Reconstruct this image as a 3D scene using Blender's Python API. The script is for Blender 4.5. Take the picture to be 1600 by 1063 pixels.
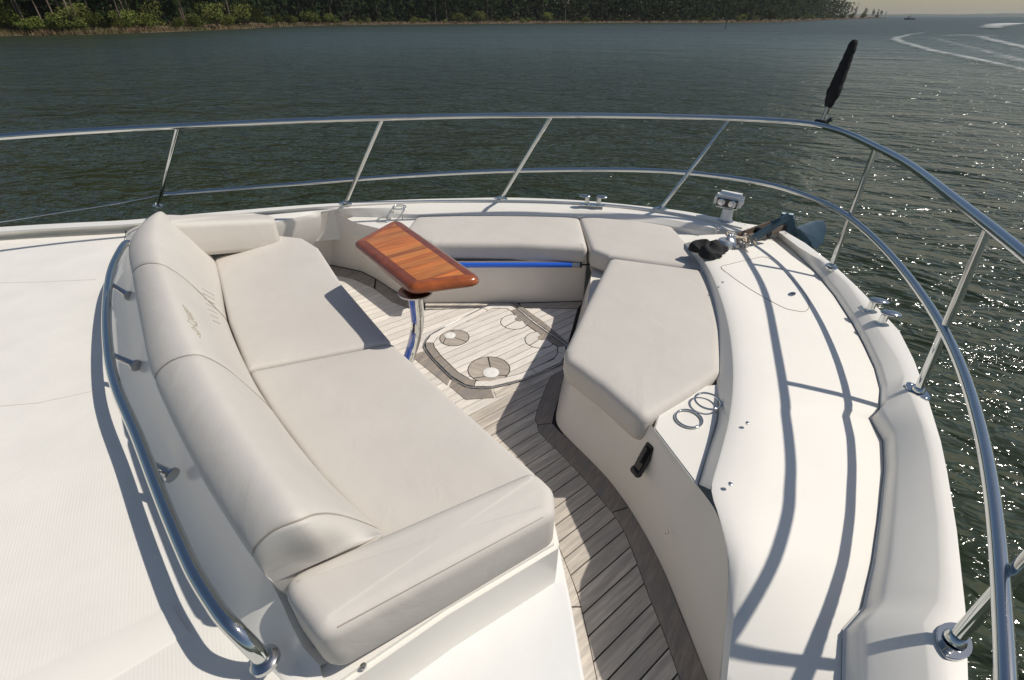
import bpy, bmesh, math, random
from mathutils import Vector, Matrix
random.seed(7)
R = math.radians
sc = bpy.context.scene
for o in list(bpy.data.objects): bpy.data.objects.remove(o)
COL = sc.collection

# ------------------------------------------------------------------ camera, world, sun, exposure
cd = bpy.data.cameras.new('camera'); cam = bpy.data.objects.new('camera', cd); COL.objects.link(cam)
cd.sensor_width = 36.0; cd.sensor_fit = 'HORIZONTAL'; cd.lens = 36.0*755/1600
cd.clip_start = 0.02; cd.clip_end = 20000
cam.location = (0, 0, 1.6); cam.rotation_euler = (R(90-33.882), 0, 0)
sc.camera = cam
SUN_AZ, SUN_EL = 87.0, 53.5            # degrees clockwise from +Y, elevation
w = bpy.data.worlds.new("World"); sc.world = w; w.use_nodes = True
nt = w.node_tree; bg = nt.nodes['Background']
sky = nt.nodes.new('ShaderNodeTexSky'); sky.sky_type = 'NISHITA'; sky.sun_disc = False
sky.sun_elevation = R(SUN_EL); sky.sun_rotation = R(SUN_AZ); sky.dust_density = 0.9; sky.air_density = 1.0; sky.ozone_density = 1.0
nt.links.new(sky.outputs[0], bg.inputs[0]); bg.inputs[1].default_value = 0.075
sd = bpy.data.lights.new('sun', 'SUN'); sun = bpy.data.objects.new('sun', sd); COL.objects.link(sun)
sd.energy = 4.0; sd.angle = R(0.7); sd.color = (1.0, 0.935, 0.845)
sv = Vector((math.sin(R(SUN_AZ))*math.cos(R(SUN_EL)), math.cos(R(SUN_AZ))*math.cos(R(SUN_EL)), math.sin(R(SUN_EL))))
sun.rotation_euler = sv.to_track_quat('Z', 'Y').to_euler(); sun.location = sv*50
sc.view_settings.view_transform = 'Standard'; sc.view_settings.look = 'None'
sc.view_settings.gamma = 1; sc.view_settings.use_curve_mapping = False
sc.view_settings.exposure = -0.14
sc.cycles.max_bounces = 12; sc.cycles.diffuse_bounces = 6; sc.cycles.transparent_max_bounces = 16
WZ = -1.35                               # water level; z = 0 is the cockpit sole
AX = Vector((0.780, 0.625, 0))           # the yacht's fore-and-aft direction
AXA = math.atan2(AX.y, AX.x)

# ------------------------------------------------------------------ materials
def mat(name, base=(.5,.5,.5), rough=.5, metal=0., coat=0., spec=.5, var=0., vscale=6., bump=0., bscale=60., bdist=.002,
        obj_var=0., stretch=None, rot=0., hue=None, wrinkle=0.):
    m = bpy.data.materials.new(name); m.use_nodes = True
    n = m.node_tree.nodes; l = m.node_tree.links; b = n['Principled BSDF']
    b.inputs['Base Color'].default_value = (*base, 1); b.inputs['Roughness'].default_value = rough
    b.inputs['Metallic'].default_value = metal; b.inputs['Coat Weight'].default_value = coat
    b.inputs['Coat Roughness'].default_value = .05; b.inputs['Specular IOR Level'].default_value = spec
    tc = n.new('ShaderNodeTexCoord'); mp = n.new('ShaderNodeMapping'); l.new(tc.outputs['Object'], mp.inputs[0])
    if stretch: mp.inputs['Scale'].default_value = stretch
    rotn = n.new('ShaderNodeMapping'); rotn.inputs['Rotation'].default_value = (0, 0, rot)
    l.new(tc.outputs['Object'], rotn.inputs[0]); l.new(rotn.outputs[0], mp.inputs[0])
    cur = None
    if var > 0 or obj_var > 0 or hue:
        nz = n.new('ShaderNodeTexNoise'); nz.inputs['Scale'].default_value = vscale; nz.inputs['Detail'].default_value = 6; nz.inputs['Roughness'].default_value = .6
        l.new(mp.outputs[0], nz.inputs['Vector'])
        hs = n.new('ShaderNodeHueSaturation'); hs.inputs['Color'].default_value = (*base, 1)
        mr = n.new('ShaderNodeMapRange'); mr.inputs[1].default_value = .25; mr.inputs[2].default_value = .75
        mr.inputs[3].default_value = 1-var; mr.inputs[4].default_value = 1+var; l.new(nz.outputs[0], mr.inputs[0])
        out = mr.outputs[0]
        if obj_var > 0:
            oi = n.new('ShaderNodeObjectInfo'); m2 = n.new('ShaderNodeMapRange'); m2.inputs[3].default_value = 1-obj_var; m2.inputs[4].default_value = 1+obj_var
            l.new(oi.outputs['Random'], m2.inputs[0])
            mm = n.new('ShaderNodeMath'); mm.operation = 'MULTIPLY'; l.new(out, mm.inputs[0]); l.new(m2.outputs[0], mm.inputs[1]); out = mm.outputs[0]
        l.new(out, hs.inputs['Value']); cur = hs.outputs[0]
        if hue:
            mx = n.new('ShaderNodeMix'); mx.data_type = 'RGBA'; mx.inputs[7].default_value = (*hue, 1)
            n2 = n.new('ShaderNodeTexNoise'); n2.inputs['Scale'].default_value = vscale*.37; n2.inputs['Detail'].default_value = 3; l.new(mp.outputs[0], n2.inputs['Vector'])
            r2 = n.new('ShaderNodeMapRange'); r2.inputs[1].default_value = .42; r2.inputs[2].default_value = .68; l.new(n2.outputs[0], r2.inputs[0])
            l.new(r2.outputs[0], mx.inputs[0]); l.new(cur, mx.inputs[6]); cur = mx.outputs[2]
        l.new(cur, b.inputs['Base Color'])
    if bump > 0:
        nb = n.new('ShaderNodeTexNoise'); nb.inputs['Scale'].default_value = bscale; nb.inputs['Detail'].default_value = 4; l.new(mp.outputs[0], nb.inputs['Vector'])
        bp = n.new('ShaderNodeBump'); bp.inputs['Strength'].default_value = bump; bp.inputs['Distance'].default_value = bdist
        l.new(nb.outputs[0], bp.inputs['Height']); l.new(bp.outputs[0], b.inputs['Normal'])
    if wrinkle > 0:
        nw = n.new('ShaderNodeTexNoise'); nw.inputs['Scale'].default_value = 7; nw.inputs['Detail'].default_value = 3; nw.inputs['Distortion'].default_value = 1.2; l.new(tc.outputs['Object'], nw.inputs['Vector'])
        bw = n.new('ShaderNodeBump'); bw.inputs['Strength'].default_value = wrinkle; bw.inputs['Distance'].default_value = .012
        l.new(nw.outputs[0], bw.inputs['Height']); l.new(bw.outputs[0], bp.inputs['Normal'])
    return m

M = {}
M['gelcoat'] = mat('gelcoat', (.80,.772,.708), .28, var=.035, vscale=2.2, bump=.05, bscale=3, bdist=.01)
M['gel_deck'] = mat('deck_gelcoat', (.80,.772,.708), .6, spec=.35, var=.03, vscale=3, bump=.12, bscale=260, bdist=.001)
M['gel_skid'] = mat('nonskid_gelcoat', (.80,.772,.708), .5, var=.045, vscale=5, bump=.1, bscale=260, bdist=.001)
def ribs(m):
    n = m.node_tree.nodes; l = m.node_tree.links; b = n['Principled BSDF']; tc = n.new('ShaderNodeTexCoord'); mp = n.new('ShaderNodeMapping'); mp.inputs['Rotation'].default_value = (0, 0, -.55); l.new(tc.outputs['Object'], mp.inputs[0])
    wv = n.new('ShaderNodeTexWave'); wv.inputs['Scale'].default_value = 40; wv.inputs['Distortion'].default_value = .15; l.new(mp.outputs[0], wv.inputs['Vector'])
    bp = n.new('ShaderNodeBump'); bp.inputs['Strength'].default_value = .13; bp.inputs['Distance'].default_value = .0010; l.new(wv.outputs['Fac'], bp.inputs['Height']); l.new(bp.outputs[0], b.inputs['Normal'])
ribs(M['gel_skid'])
M['gel_step'] = mat('step_gelcoat', (.76,.755,.73), .5, var=.03, vscale=9, bump=.25, bscale=330, bdist=.001)
M['gel_beige'] = mat('cockpit_gelcoat', (.83,.775,.70), .35, var=.03, vscale=3)
M['vinyl'] = mat('cream_vinyl', (.575,.540,.490), .68, var=.05, vscale=3, bump=.5, bscale=300, bdist=.0008, wrinkle=.22)
M['vinyl_b'] = mat('backrest_vinyl', (.585,.553,.503), .66, var=.04, vscale=5, bump=.5, bscale=300, bdist=.0008, wrinkle=.22)
M['piping'] = mat('seam_thread', (.36,.32,.27), .7)
M['stitch'] = mat('stitch_thread', (.50,.45,.385), .7)
M['seam_light'] = mat('moulded_seam', (.66,.63,.57), .6)
M['seam'] = mat('seam_sealant', (.42,.39,.34), .6)
M['thread'] = mat('emblem_thread', (.48,.44,.36), .7)
M['steel'] = mat('polished_steel', (.60,.62,.61), .07, metal=1, var=.03, vscale=9)
M['steel_d'] = mat('dull_steel', (.55,.55,.56), .22, metal=1, var=.08, vscale=40)
M['galv'] = mat('galvanised', (.60,.60,.60), .40, metal=.9, var=.12, vscale=20)
M['anchor'] = mat('anchor_steel', (.045,.085,.12), .45, metal=.3, var=.2, vscale=9)
M['black'] = mat('black_fabric', (.012,.012,.013), .85, var=.2, vscale=20, bump=.4, bscale=60, bdist=.006)
M['blackp'] = mat('black_plastic', (.015,.015,.016), .35)
M['caulk'] = mat('black_caulk', (.018,.017,.016), .8)
st = (3.0, 34.0, 30.0)
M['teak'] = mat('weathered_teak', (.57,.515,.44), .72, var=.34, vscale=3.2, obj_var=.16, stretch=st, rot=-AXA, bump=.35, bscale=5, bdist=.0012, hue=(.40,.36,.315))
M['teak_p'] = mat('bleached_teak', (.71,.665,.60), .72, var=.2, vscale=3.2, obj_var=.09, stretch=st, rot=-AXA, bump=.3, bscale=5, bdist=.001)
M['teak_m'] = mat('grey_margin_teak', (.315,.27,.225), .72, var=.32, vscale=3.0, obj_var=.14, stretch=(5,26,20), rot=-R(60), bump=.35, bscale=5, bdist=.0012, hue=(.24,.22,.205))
M['teak_r'] = mat('ring_teak', (.42,.37,.315), .72, var=.28, vscale=3.0, obj_var=.16, stretch=(5,26,20), rot=R(20))
M['varnish_d'] = mat('varnished_mahogany', (.20,.048,.012), .25, coat=.7, var=.30, vscale=3, stretch=(7,7,7), obj_var=.08)
M['varnish_e'] = mat('varnished_end_board', (.33,.082,.016), .25, coat=.7, var=.30, vscale=3, stretch=(7,7,7))
M['varnish_o'] = mat('varnished_teak', (.50,.145,.022), .25, coat=.6, var=.42, vscale=2.4, stretch=(3,40,10), rot=-AXA, obj_var=.44, hue=(.58,.22,.045))
M['blue'] = mat('blue_film', (.02,.12,.62), .25, coat=.6)
M['white_p'] = mat('white_plastic', (.80,.79,.75), .3)
M['rope'] = mat('dirty_rope', (.55,.47,.37), .9, var=.3, vscale=60)
M['bronze'] = mat('roller_brown', (.15,.115,.085), .6)
M['dark_hole'] = mat('dark_drain', (.02,.02,.018), .5)
M['hull'] = mat('hull_paint', (.75,.74,.72), .2, coat=.5)
M['lens'] = mat('lamp_glass', (.55,.56,.58), .06, metal=.8)
M['lampblk'] = mat('lamp_black', (.02,.02,.02), .4)

# ------------------------------------------------------------------ helpers
def V(p): return Vector(p)
def tag(o, label=None, cat=None, group=None, kind=None):
    if label: o['label'] = label
    if cat: o['category'] = cat
    if group: o['group'] = group
    if kind: o['kind'] = kind
    return o
def empty(name, loc, label=None, cat=None, group=None):
    o = bpy.data.objects.new(name, None); COL.objects.link(o); o.location = loc; o.empty_display_size = .05
    return tag(o, label, cat, group)
def link(name, me, m, parent=None, smooth=None):
    o = bpy.data.objects.new(name, me); COL.objects.link(o)
    if m is not None and not me.materials: me.materials.append(M[m] if isinstance(m, str) else m)
    if parent is not None:
        o.parent = parent; wp = Vector((0,0,0)); q = parent
        while q is not None: wp += q.location; q = q.parent
        o.location = -wp if not o.get('local') else (0,0,0)
    return o
def smooth_by_angle(me, ang=40):
    bm = bmesh.new(); bm.from_mesh(me)
    bmesh.ops.recalc_face_normals(bm, faces=bm.faces)
    for f in bm.faces: f.smooth = True
    for e in bm.edges:
        if len(e.link_faces) == 2 and e.calc_face_angle(0) > R(ang): e.smooth = False
    bm.to_mesh(me); bm.free()
def mk(name, verts, faces, m, parent=None, ang=40):
    me = bpy.data.meshes.new(name); me.from_pydata([tuple(v) for v in verts], [], faces); me.update()
    smooth_by_angle(me, ang)
    return link(name, me, m, parent)
def fin(name, bm, m, parent=None, ang=40):
    me = bpy.data.meshes.new(name); bm.to_mesh(me); bm.free(); smooth_by_angle(me, ang)
    return link(name, me, m, parent)
def cr(pts, n=8, closed=False):
    P = [V(p) for p in pts]; out = []; N = len(P)
    for i in range(N if closed else N-1):
        p0 = P[(i-1) % N] if closed or i > 0 else P[0]*2-P[1]
        p1 = P[i]; p2 = P[(i+1) % N]
        p3 = P[(i+2) % N] if closed or i+2 < N else P[-1]*2-P[-2]
        for k in range(n):
            t = k/n
            out.append(.5*((2*p1)+(p2-p0)*t+(2*p0-5*p1+4*p2-p3)*t*t+(3*p1-p0-3*p2+p3)*t**3))
    if not closed: out.append(P[-1])
    return out
def resample(pts, n):
    P = [V(p) for p in pts]; L = [0]
    for a, b in zip(P, P[1:]): L.append(L[-1]+(b-a).length)
    out = []; j = 0
    for i in range(n):
        s = L[-1]*i/(n-1)
        while j < len(P)-2 and L[j+1] < s: j += 1
        d = L[j+1]-L[j]; t = 0 if d < 1e-9 else (s-L[j])/d
        out.append(P[j].lerp(P[j+1], min(1, max(0, t))))
    return out
def loft(name, rows, m, parent=None, ang=50):
    n = len(rows[0]); vs = [v for r in rows for v in r]; fs = []
    for i in range(len(rows)-1):
        for j in range(n-1): fs.append((i*n+j, i*n+j+1, (i+1)*n+j+1, (i+1)*n+j))
    return mk(name, vs, fs, m, parent, ang)
def tube_bm(bm, pts, r, res=12, closed=False, caps=True, flat=1.0):
    P = [V(p) for p in pts]; N = len(P); rings = []
    up = None
    for i in range(N):
        if closed: t = P[(i+1) % N]-P[i-1]
        else: t = P[min(i+1, N-1)]-P[max(i-1, 0)]
        t.normalize()
        if up is None: up = t.orthogonal().normalized()
        up = (up - t*up.dot(t)).normalized(); sd = t.cross(up)
        rr = r(i/(N-1)) if callable(r) else r
        rings.append([bm.verts.new(P[i]+(up*math.cos(a)*rr)+(sd*math.sin(a)*rr*flat)) for a in [2*math.pi*k/res for k in range(res)]])
    for i in range(N if closed else N-1):
        A = rings[i]; B = rings[(i+1) % N]
        for k in range(res): bm.faces.new((A[k], A[(k+1) % res], B[(k+1) % res], B[k]))
    if caps and not closed:
        bm.faces.new(rings[0][::-1]); bm.faces.new(rings[-1])
def tube(name, pts, r, m, parent=None, res=12, closed=False, flat=1.0):
    bm = bmesh.new(); tube_bm(bm, pts, r, res, closed, True, flat); return fin(name, bm, m, parent, 60)
def lathe_bm(bm, c, axis, prof, res=20):
    c = V(c); a = V(axis).normalized(); u = a.orthogonal().normalized(); v = a.cross(u); rings = []
    for (r, h) in prof:
        rings.append([bm.verts.new(c+a*h+(u*math.cos(2*math.pi*k/res)+v*math.sin(2*math.pi*k/res))*max(r, 1e-4)) for k in range(res)])
    for A, B in zip(rings, rings[1:]):
        for k in range(res): bm.faces.new((A[k], A[(k+1) % res], B[(k+1) % res], B[k]))
    bm.faces.new(rings[0][::-1]); bm.faces.new(rings[-1])
def lathe(name, c, axis, prof, m, parent=None, res=20):
    bm = bmesh.new(); lathe_bm(bm, c, axis, prof, res); return fin(name, bm, m, parent, 45)
def prism_bm(bm, poly, z0, z1, bevel=0):
    lo = [bm.verts.new((p[0], p[1], z0)) for p in poly]; hi = [bm.verts.new((p[0], p[1], z1)) for p in poly]; n = len(poly)
    f1 = bm.faces.new(hi); bm.faces.new(lo[::-1])
    for i in range(n): bm.faces.new((lo[i], lo[(i+1) % n], hi[(i+1) % n], hi[i]))
    if bevel:
        bmesh.ops.recalc_face_normals(bm, faces=bm.faces)
        bmesh.ops.bevel(bm, geom=[e for e in bm.edges if all(v in hi for v in e.verts)], offset=bevel, segments=2, affect='EDGES')
def prism(name, poly, z0, z1, m, parent=None, bevel=0, ang=40):
    bm = bmesh.new(); prism_bm(bm, poly, z0, z1, bevel); return fin(name, bm, m, parent, ang)
def box_bm(bm, c, dx, dy, dz, sx, sy, sz, bevel=0, seg=2):
    dx, dy, dz = V(dx).normalized(), V(dy).normalized(), V(dz).normalized()
    if dx.cross(dy).dot(dz) < 0: dz = -dz
    g = bmesh.ops.create_cube(bm, size=1.0)
    for v in g['verts']: v.co = V(c)+dx*v.co.x*sx+dy*v.co.y*sy+dz*v.co.z*sz
    bm.normal_update()
    if bevel:
        es = set(e for v in g['verts'] for e in v.link_edges)
        bmesh.ops.bevel(bm, geom=list(es), offset=bevel, segments=seg, affect='EDGES')
def box(name, c, dx, dy, dz, sx, sy, sz, m, parent=None, bevel=0, seg=2):
    bm = bmesh.new(); box_bm(bm, c, dx, dy, dz, sx, sy, sz, bevel, seg); return fin(name, bm, m, parent, 40)
def area2(p): return sum(p[i][0]*p[(i+1) % len(p)][1]-p[(i+1) % len(p)][0]*p[i][1] for i in range(len(p)))/2
def round_poly(pts, r, seg=6):
    P = [V((p[0], p[1], p[2])) for p in pts]; out = []; n = len(P)
    for i in range(n):
        a, b, c = P[i-1], P[i], P[(i+1) % n]; ri = r[i] if isinstance(r, (list, tuple)) else r
        d1 = (a-b); d2 = (c-b); l1, l2 = d1.length, d2.length
        if ri <= 0: out.append(b); continue
        ang = d1.angle(d2); t = min(ri/max(math.tan(ang/2), .05), l1*.45, l2*.45)
        p, q = b+d1/l1*t, b+d2/l2*t
        for k in range(seg+1):
            s = k/seg; out.append((p*(1-s)**2)+(b*2*s*(1-s))+(q*s*s))
    return out
def dens(pts, step):
    out = []; n = len(pts)
    for i in range(n):
        a, b = V(pts[i]), V(pts[(i+1) % n]); k = max(1, int((b-a).length/step))
        for j in range(k): out.append(a.lerp(b, j/k))
    return out
def inset(pts, d):
    n = len(pts); sg = 1 if area2(pts) > 0 else -1; out = []
    for i in range(n):
        a, b, c = pts[i-1], pts[i], pts[(i+1) % n]
        e1 = V((b[0]-a[0], b[1]-a[1], 0)); e2 = V((c[0]-b[0], c[1]-b[1], 0))
        if e1.length < 1e-9: e1 = e2
        if e2.length < 1e-9: e2 = e1
        e1.normalize(); e2.normalize()
        n1 = V((-e1.y, e1.x, 0))*sg; n2 = V((-e2.y, e2.x, 0))*sg
        m = (n1+n2)
        if m.length < 1e-6: m = n1
        m.normalize(); k = d/max(.45, m.dot(n1))
        out.append(V((b[0], b[1], b[2]))+m*k)
    return out
def cushion(name, outline, thick, m, parent=None, re=.03, crown=.008, rc=.04, centre=None):
    pts = dens(round_poly(outline, rc), .035); n = len(pts); rings = []
    prof = [(re*.9, -thick), (re*.25, -thick+re*.3), (0, -thick+re), (0, -thick*.5), (0, -re), (re*.08, -re*.62), (re*.29, -re*.29), (re*.62, -re*.08), (re, 0)]
    for d, h in prof: rings.append([p+V((0, 0, h)) for p in inset(pts, d)])
    base = inset(pts, re); c = V((sum(p.x for p in base)/n, sum(p.y for p in base)/n, sum(p.z for p in base)/n)) if centre is None else V(centre)
    def edge_d(p):
        b_ = 9
        for i in range(n):
            a, e = base[i-1], base[i]; ex, ey = e.x-a.x, e.y-a.y; L2 = ex*ex+ey*ey
            t = 0 if L2 < 1e-12 else max(0, min(1, ((p.x-a.x)*ex+(p.y-a.y)*ey)/L2)); b_ = min(b_, math.hypot(p.x-a.x-ex*t, p.y-a.y-ey*t))
        return b_
    def lift(p): return p+V((0, 0, crown*(1-math.exp(-edge_d(p)/.07))+.0012*math.sin(p.x*23+p.y*9)*math.sin(p.y*19)*min(1, edge_d(p)/.05)))
    for f in (.05, .12, .22, .36, .52, .70, .86): rings.append([lift(p.lerp(c, f)) for p in base])
    vs = [v for r in rings for v in r]; fs = []
    for i in range(len(rings)-1):
        for j in range(n): fs.append((i*n+j, i*n+(j+1) % n, (i+1)*n+(j+1) % n, (i+1)*n+j))
    vs.append(lift(c)); k = len(vs)-1; b = (len(rings)-1)*n
    for j in range(n): fs.append((b+j, b+(j+1) % n, k))
    fs.append(tuple(range(n))[::-1])
    return mk(name, vs, fs, m, parent, 70)
def clip(poly, nrm, d):                       # keep points with p.nrm >= d
    out = []
    for i in range(len(poly)):
        a, b = poly[i], poly[(i+1) % len(poly)]; da = a.dot(nrm)-d; db = b.dot(nrm)-d
        if da >= 0: out.append(a)
        if (da >= 0) != (db >= 0): out.append(a.lerp(b, da/(da-db)))
    return out
def catm_rows(stations, n):                    # list of stations (each list of points) -> denser stations
    cols = list(zip(*stations)); cols = [cr(c, n) for c in cols]
    return [list(r) for r in zip(*cols)]

# ------------------------------------------------------------------ water, shore, woods
def make_water():
    m = bpy.data.materials.new('sea_water'); m.use_nodes = True
    n = m.node_tree.nodes; l = m.node_tree.links; b = n['Principled BSDF']
    b.inputs['Roughness'].default_value = .085; b.inputs['IOR'].default_value = 1.33
    tc = n.new('ShaderNodeTexCoord')
    hs = None
    # (scale, stretch across, stretch along, direction, height in metres, detail)
    for (sc_, sx, sy, rot, amp, det) in ((.085, 1, .45, .2, 1.5, 2), (.30, 1, .55, .3, .62, 2), (1.1, 1, .5, .4, .42, 3), (3.1, 1, .55, .15, .16, 3), (8.5, 1, .6, .6, .05, 2)):
        mr_ = n.new('ShaderNodeMapping'); mr_.inputs['Rotation'].default_value = (0, 0, rot); l.new(tc.outputs['Object'], mr_.inputs[0])
        mp = n.new('ShaderNodeMapping'); mp.inputs['Scale'].default_value = (sy*sc_, sx*sc_, 1); l.new(mr_.outputs[0], mp.inputs[0])
        nz = n.new('ShaderNodeTexNoise'); nz.inputs['Scale'].default_value = 1; nz.inputs['Detail'].default_value = det; nz.inputs['Distortion'].default_value = .5
        l.new(mp.outputs[0], nz.inputs['Vector'])
        # sharpen the crests a little
        ab = n.new('ShaderNodeMath'); ab.operation = 'POWER'; ab.inputs[1].default_value = 1.6; l.new(nz.outputs[0], ab.inputs[0])
        mu = n.new('ShaderNodeMath'); mu.operation = 'MULTIPLY'; mu.inputs[1].default_value = amp; l.new(ab.outputs[0], mu.inputs[0])
        if hs is None: hs = mu.outputs[0]
        else:
            ad = n.new('ShaderNodeMath'); ad.operation = 'ADD'; l.new(hs, ad.inputs[0]); l.new(mu.outputs[0], ad.inputs[1]); hs = ad.outputs[0]
    bp = n.new('ShaderNodeBump'); bp.inputs['Strength'].default_value = 1.0; bp.inputs['Distance'].default_value = 1.0
    l.new(hs, bp.inputs['Height']); l.new(bp.outputs[0], b.inputs['Normal'])
    nz = n.new('ShaderNodeTexNoise'); nz.inputs['Scale'].default_value = .06; nz.inputs['Detail'].default_value = 4; l.new(tc.outputs['Object'], nz.inputs['Vector'])
    ln = n.new('ShaderNodeVectorMath'); ln.operation = 'LENGTH'; l.new(tc.outputs['Object'], ln.inputs[0])   # unresolved chop farther out over the bay
    rr = n.new('ShaderNodeMapRange'); rr.inputs[1].default_value = 12; rr.inputs[2].default_value = 140; rr.inputs[3].default_value = .09; rr.inputs[4].default_value = .34
    l.new(ln.outputs['Value'], rr.inputs[0]); l.new(rr.outputs[0], b.inputs['Roughness'])
    mx = n.new('ShaderNodeMix'); mx.data_type = 'RGBA'; mx.inputs[6].default_value = (.024,.036,.020,1); mx.inputs[7].default_value = (.036,.045,.024,1)
    l.new(nz.outputs[0], mx.inputs[0]); l.new(mx.outputs[2], b.inputs['Base Color'])
    M['water'] = m
    S = 9000
    xs = [-S, -1500, -300, -60, 0, 60, 300, 1500, S]
    vs = [(x, y, WZ) for y in xs for x in xs]; k = len(xs)
    fs = [(j*k+i, j*k+i+1, (j+1)*k+i+1, (j+1)*k+i) for j in range(k-1) for i in range(k-1)]
    o = mk('water', vs, fs, 'water'); tag(o, 'dark green choppy water all around the yacht', None, None, 'structure')
make_water()

M['bank'] = mat('bank_soil', (.12,.085,.05), .95, var=.35, vscale=.8)
M['grass'] = mat('bank_grass', (.17,.115,.055), .9, var=.4, vscale=.25, hue=(.10,.10,.03))
M['bark'] = mat('pine_bark', (.16,.12,.09), .95, var=.35, vscale=3, obj_var=.35)
M['needle'] = mat('pine_needles', (.042,.068,.018), .8, spec=.1, var=.35, vscale=.7, obj_var=.3)
M['leaf'] = mat('shrub_leaves', (.115,.145,.028), .75, spec=.15, var=.45, vscale=.6, obj_var=.45, hue=(.13,.115,.03))
M['wood'] = mat('far_wood_foliage', (.020,.033,.012), .85, spec=.05, var=.4, vscale=.15)
M['hill'] = mat('far_hill', (.05,.07,.045), .95, var=.2, vscale=.004)
shore = [V((-430,-150,WZ)), V((-270,-30,WZ)), V((-160,45,WZ))]+[V(p) for p in [(-89.771,83.061,-1.35),(-90.246,100.61,-1.35),(-82.531,102.265,-1.35),(-78.296,107.565,-1.35),(-75.169,122.312,-1.35),(-72.684,144.911,-1.35),(-73.043,177.553,-1.35),(-68.776,206.51,-1.35),(-58.815,220.889,-1.35),(-26.322,237.398,-1.35),(0.0,256.548,-1.35),(40.169,279.029,-1.35),(92.698,279.029,-1.35),(135.369,305.792,-1.35),(187.882,369.469,-1.35),(278.807,495.19,-1.35),(383.213,631.669,-1.35),(508.747,786.217,-1.35)]]
sh = cr(shore, 6)
for _ in range(10): sh = [sh[0]]+[(sh[i-1]+sh[i]*2+sh[i+1])/4 for i in range(1, len(sh)-1)]+[sh[-1]]
def outward(i): return V((-.83, .56, 0))
rg = random.Random(11)
rowsL = [[] for _ in range(7)]
for i, p in enumerate(sh):
    n_ = outward(i); j = rg.uniform(-.6, .6)
    taper = min(1, (len(sh)-1-i)/14+.05)
    for k, (d, z) in enumerate(((-1.0, -.25), (0+j, .05), (2.5, .45), (9, .9), (10+35*taper, 1+2.0*taper), (12+90*taper, 1+8*taper), (320*taper+20, 1+9*taper))): rowsL[k].append(V((p.x+n_.x*d, p.y+n_.y*d, WZ+z)))
tag(loft('shore_bank', rowsL, 'bank'), 'low brown grassy bank along the wooded shore', None, None, 'structure')

def leaf_cards(bm, c, n_, rad, size, rnd, flat=1.0):
    for _ in range(n_):
        u = V((rnd.gauss(0, 1), rnd.gauss(0, 1), rnd.gauss(0, 1)*flat)); u.normalize()
        p = V(c)+V((u.x, u.y, u.z*flat))*rad*(rnd.random()**.45)
        a = V((rnd.gauss(0, 1), rnd.gauss(0, 1), rnd.gauss(0, 1))).normalized(); b = a.orthogonal().normalized(); s = size*rnd.uniform(.6, 1.4)
        vv = [bm.verts.new(p+a*s), bm.verts.new(p+b*s*.6), bm.verts.new(p-a*s*.8), bm.verts.new(p-b*s*.5)]
        bm.faces.new(vv)
def raw(bm, name):
    me = bpy.data.meshes.new(name); bm.to_mesh(me); bm.free(); return me
def pine_meshes(seed, h, low):
    rnd = random.Random(seed); bt = bmesh.new(); bc = bmesh.new()
    bx, by = rnd.uniform(-.5, .5), rnd.uniform(-.5, .5)
    def ax(t): return V((bx*t*t, by*t*t, h*t))
    tube_bm(bt, [ax(k/9) for k in range(10)], lambda t: .17*(1-t)+.03, 7)
    for k in range(16):
        t = low+(1-low)*(k/15)**.9*.97; a = k*2.4+rnd.random(); L = (1.15-t)*2.6*rnd.uniform(.6, 1.2)+.4
        b0_ = ax(t); d = V((math.cos(a), math.sin(a), rnd.uniform(.05, .5)))
        tube_bm(bt, [b0_, b0_+d*L*.5+V((0,0,.05)), b0_+d*L], lambda t2: .045*(1-t2)+.012, 4)
        for f in (.55, .8, 1.0): leaf_cards(bc, b0_+d*L*f, 60, .6+.3*rnd.random(), .13, rnd, .7)
    for k in range(5):   # a few dead stubs low down
        t = rnd.uniform(.15, low); a = rnd.uniform(0, 6.28); tube_bm(bt, [ax(t), ax(t)+V((math.cos(a), math.sin(a), .1))*rnd.uniform(.3, .9)], .02, 4)
    leaf_cards(bc, ax(1.0), 60, .6, .2, rnd)
    return raw(bt, 'trunk'), raw(bc, 'crown')
PINES = [pine_meshes(20+k, (12.5, 14, 11, 13)[k], (.42, .55, .35, .5)[k]) for k in range(4)]
def shrub_meshes(seed, h, w_):
    rnd = random.Random(seed); bt = bmesh.new(); bc = bmesh.new()
    for k in range(9):
        a = rnd.uniform(0, 6.28); r_ = rnd.uniform(.15, 1)*w_; z = h*rnd.uniform(.35, .9)*(1-.3*r_/w_)
        e_ = V((math.cos(a)*r_, math.sin(a)*r_, z)); tube_bm(bt, [(0,0,0), e_*.5+V((0,0,.2)), e_], lambda t: .05*(1-t)+.012, 5)
        leaf_cards(bc, e_, 150, .42*h*rnd.uniform(.5, .9), .085*math.sqrt(h), rnd, .8)
    leaf_cards(bc, (0,0,h*.35), 260, .6*w_, .09*math.sqrt(h), rnd, .7)
    return raw(bt, 'stem'), raw(bc, 'foliage')
SHRUBS = [shrub_meshes(40+k, (2.4, 3.6, 1.7, 5.0)[k], (1.7, 2.0, 1.5, 2.2)[k]) for k in range(4)]
for k in range(4):
    PINES[k][0].materials.append(M['bark']); PINES[k][1].materials.append(M['needle']); SHRUBS[k][0].materials.append(M['bark']); SHRUBS[k][1].materials.append(M['leaf'])
def plant(kind, names, meshes, loc, rz, scale, label, cat, group):
    e = empty(kind, loc, label, cat, group); e.rotation_euler = (0, 0, rz); e.scale = (scale,)*3
    for nm, me in zip(names, meshes):
        c = bpy.data.objects.new(nm, me); COL.objects.link(c); c.parent = e
    return e
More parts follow.
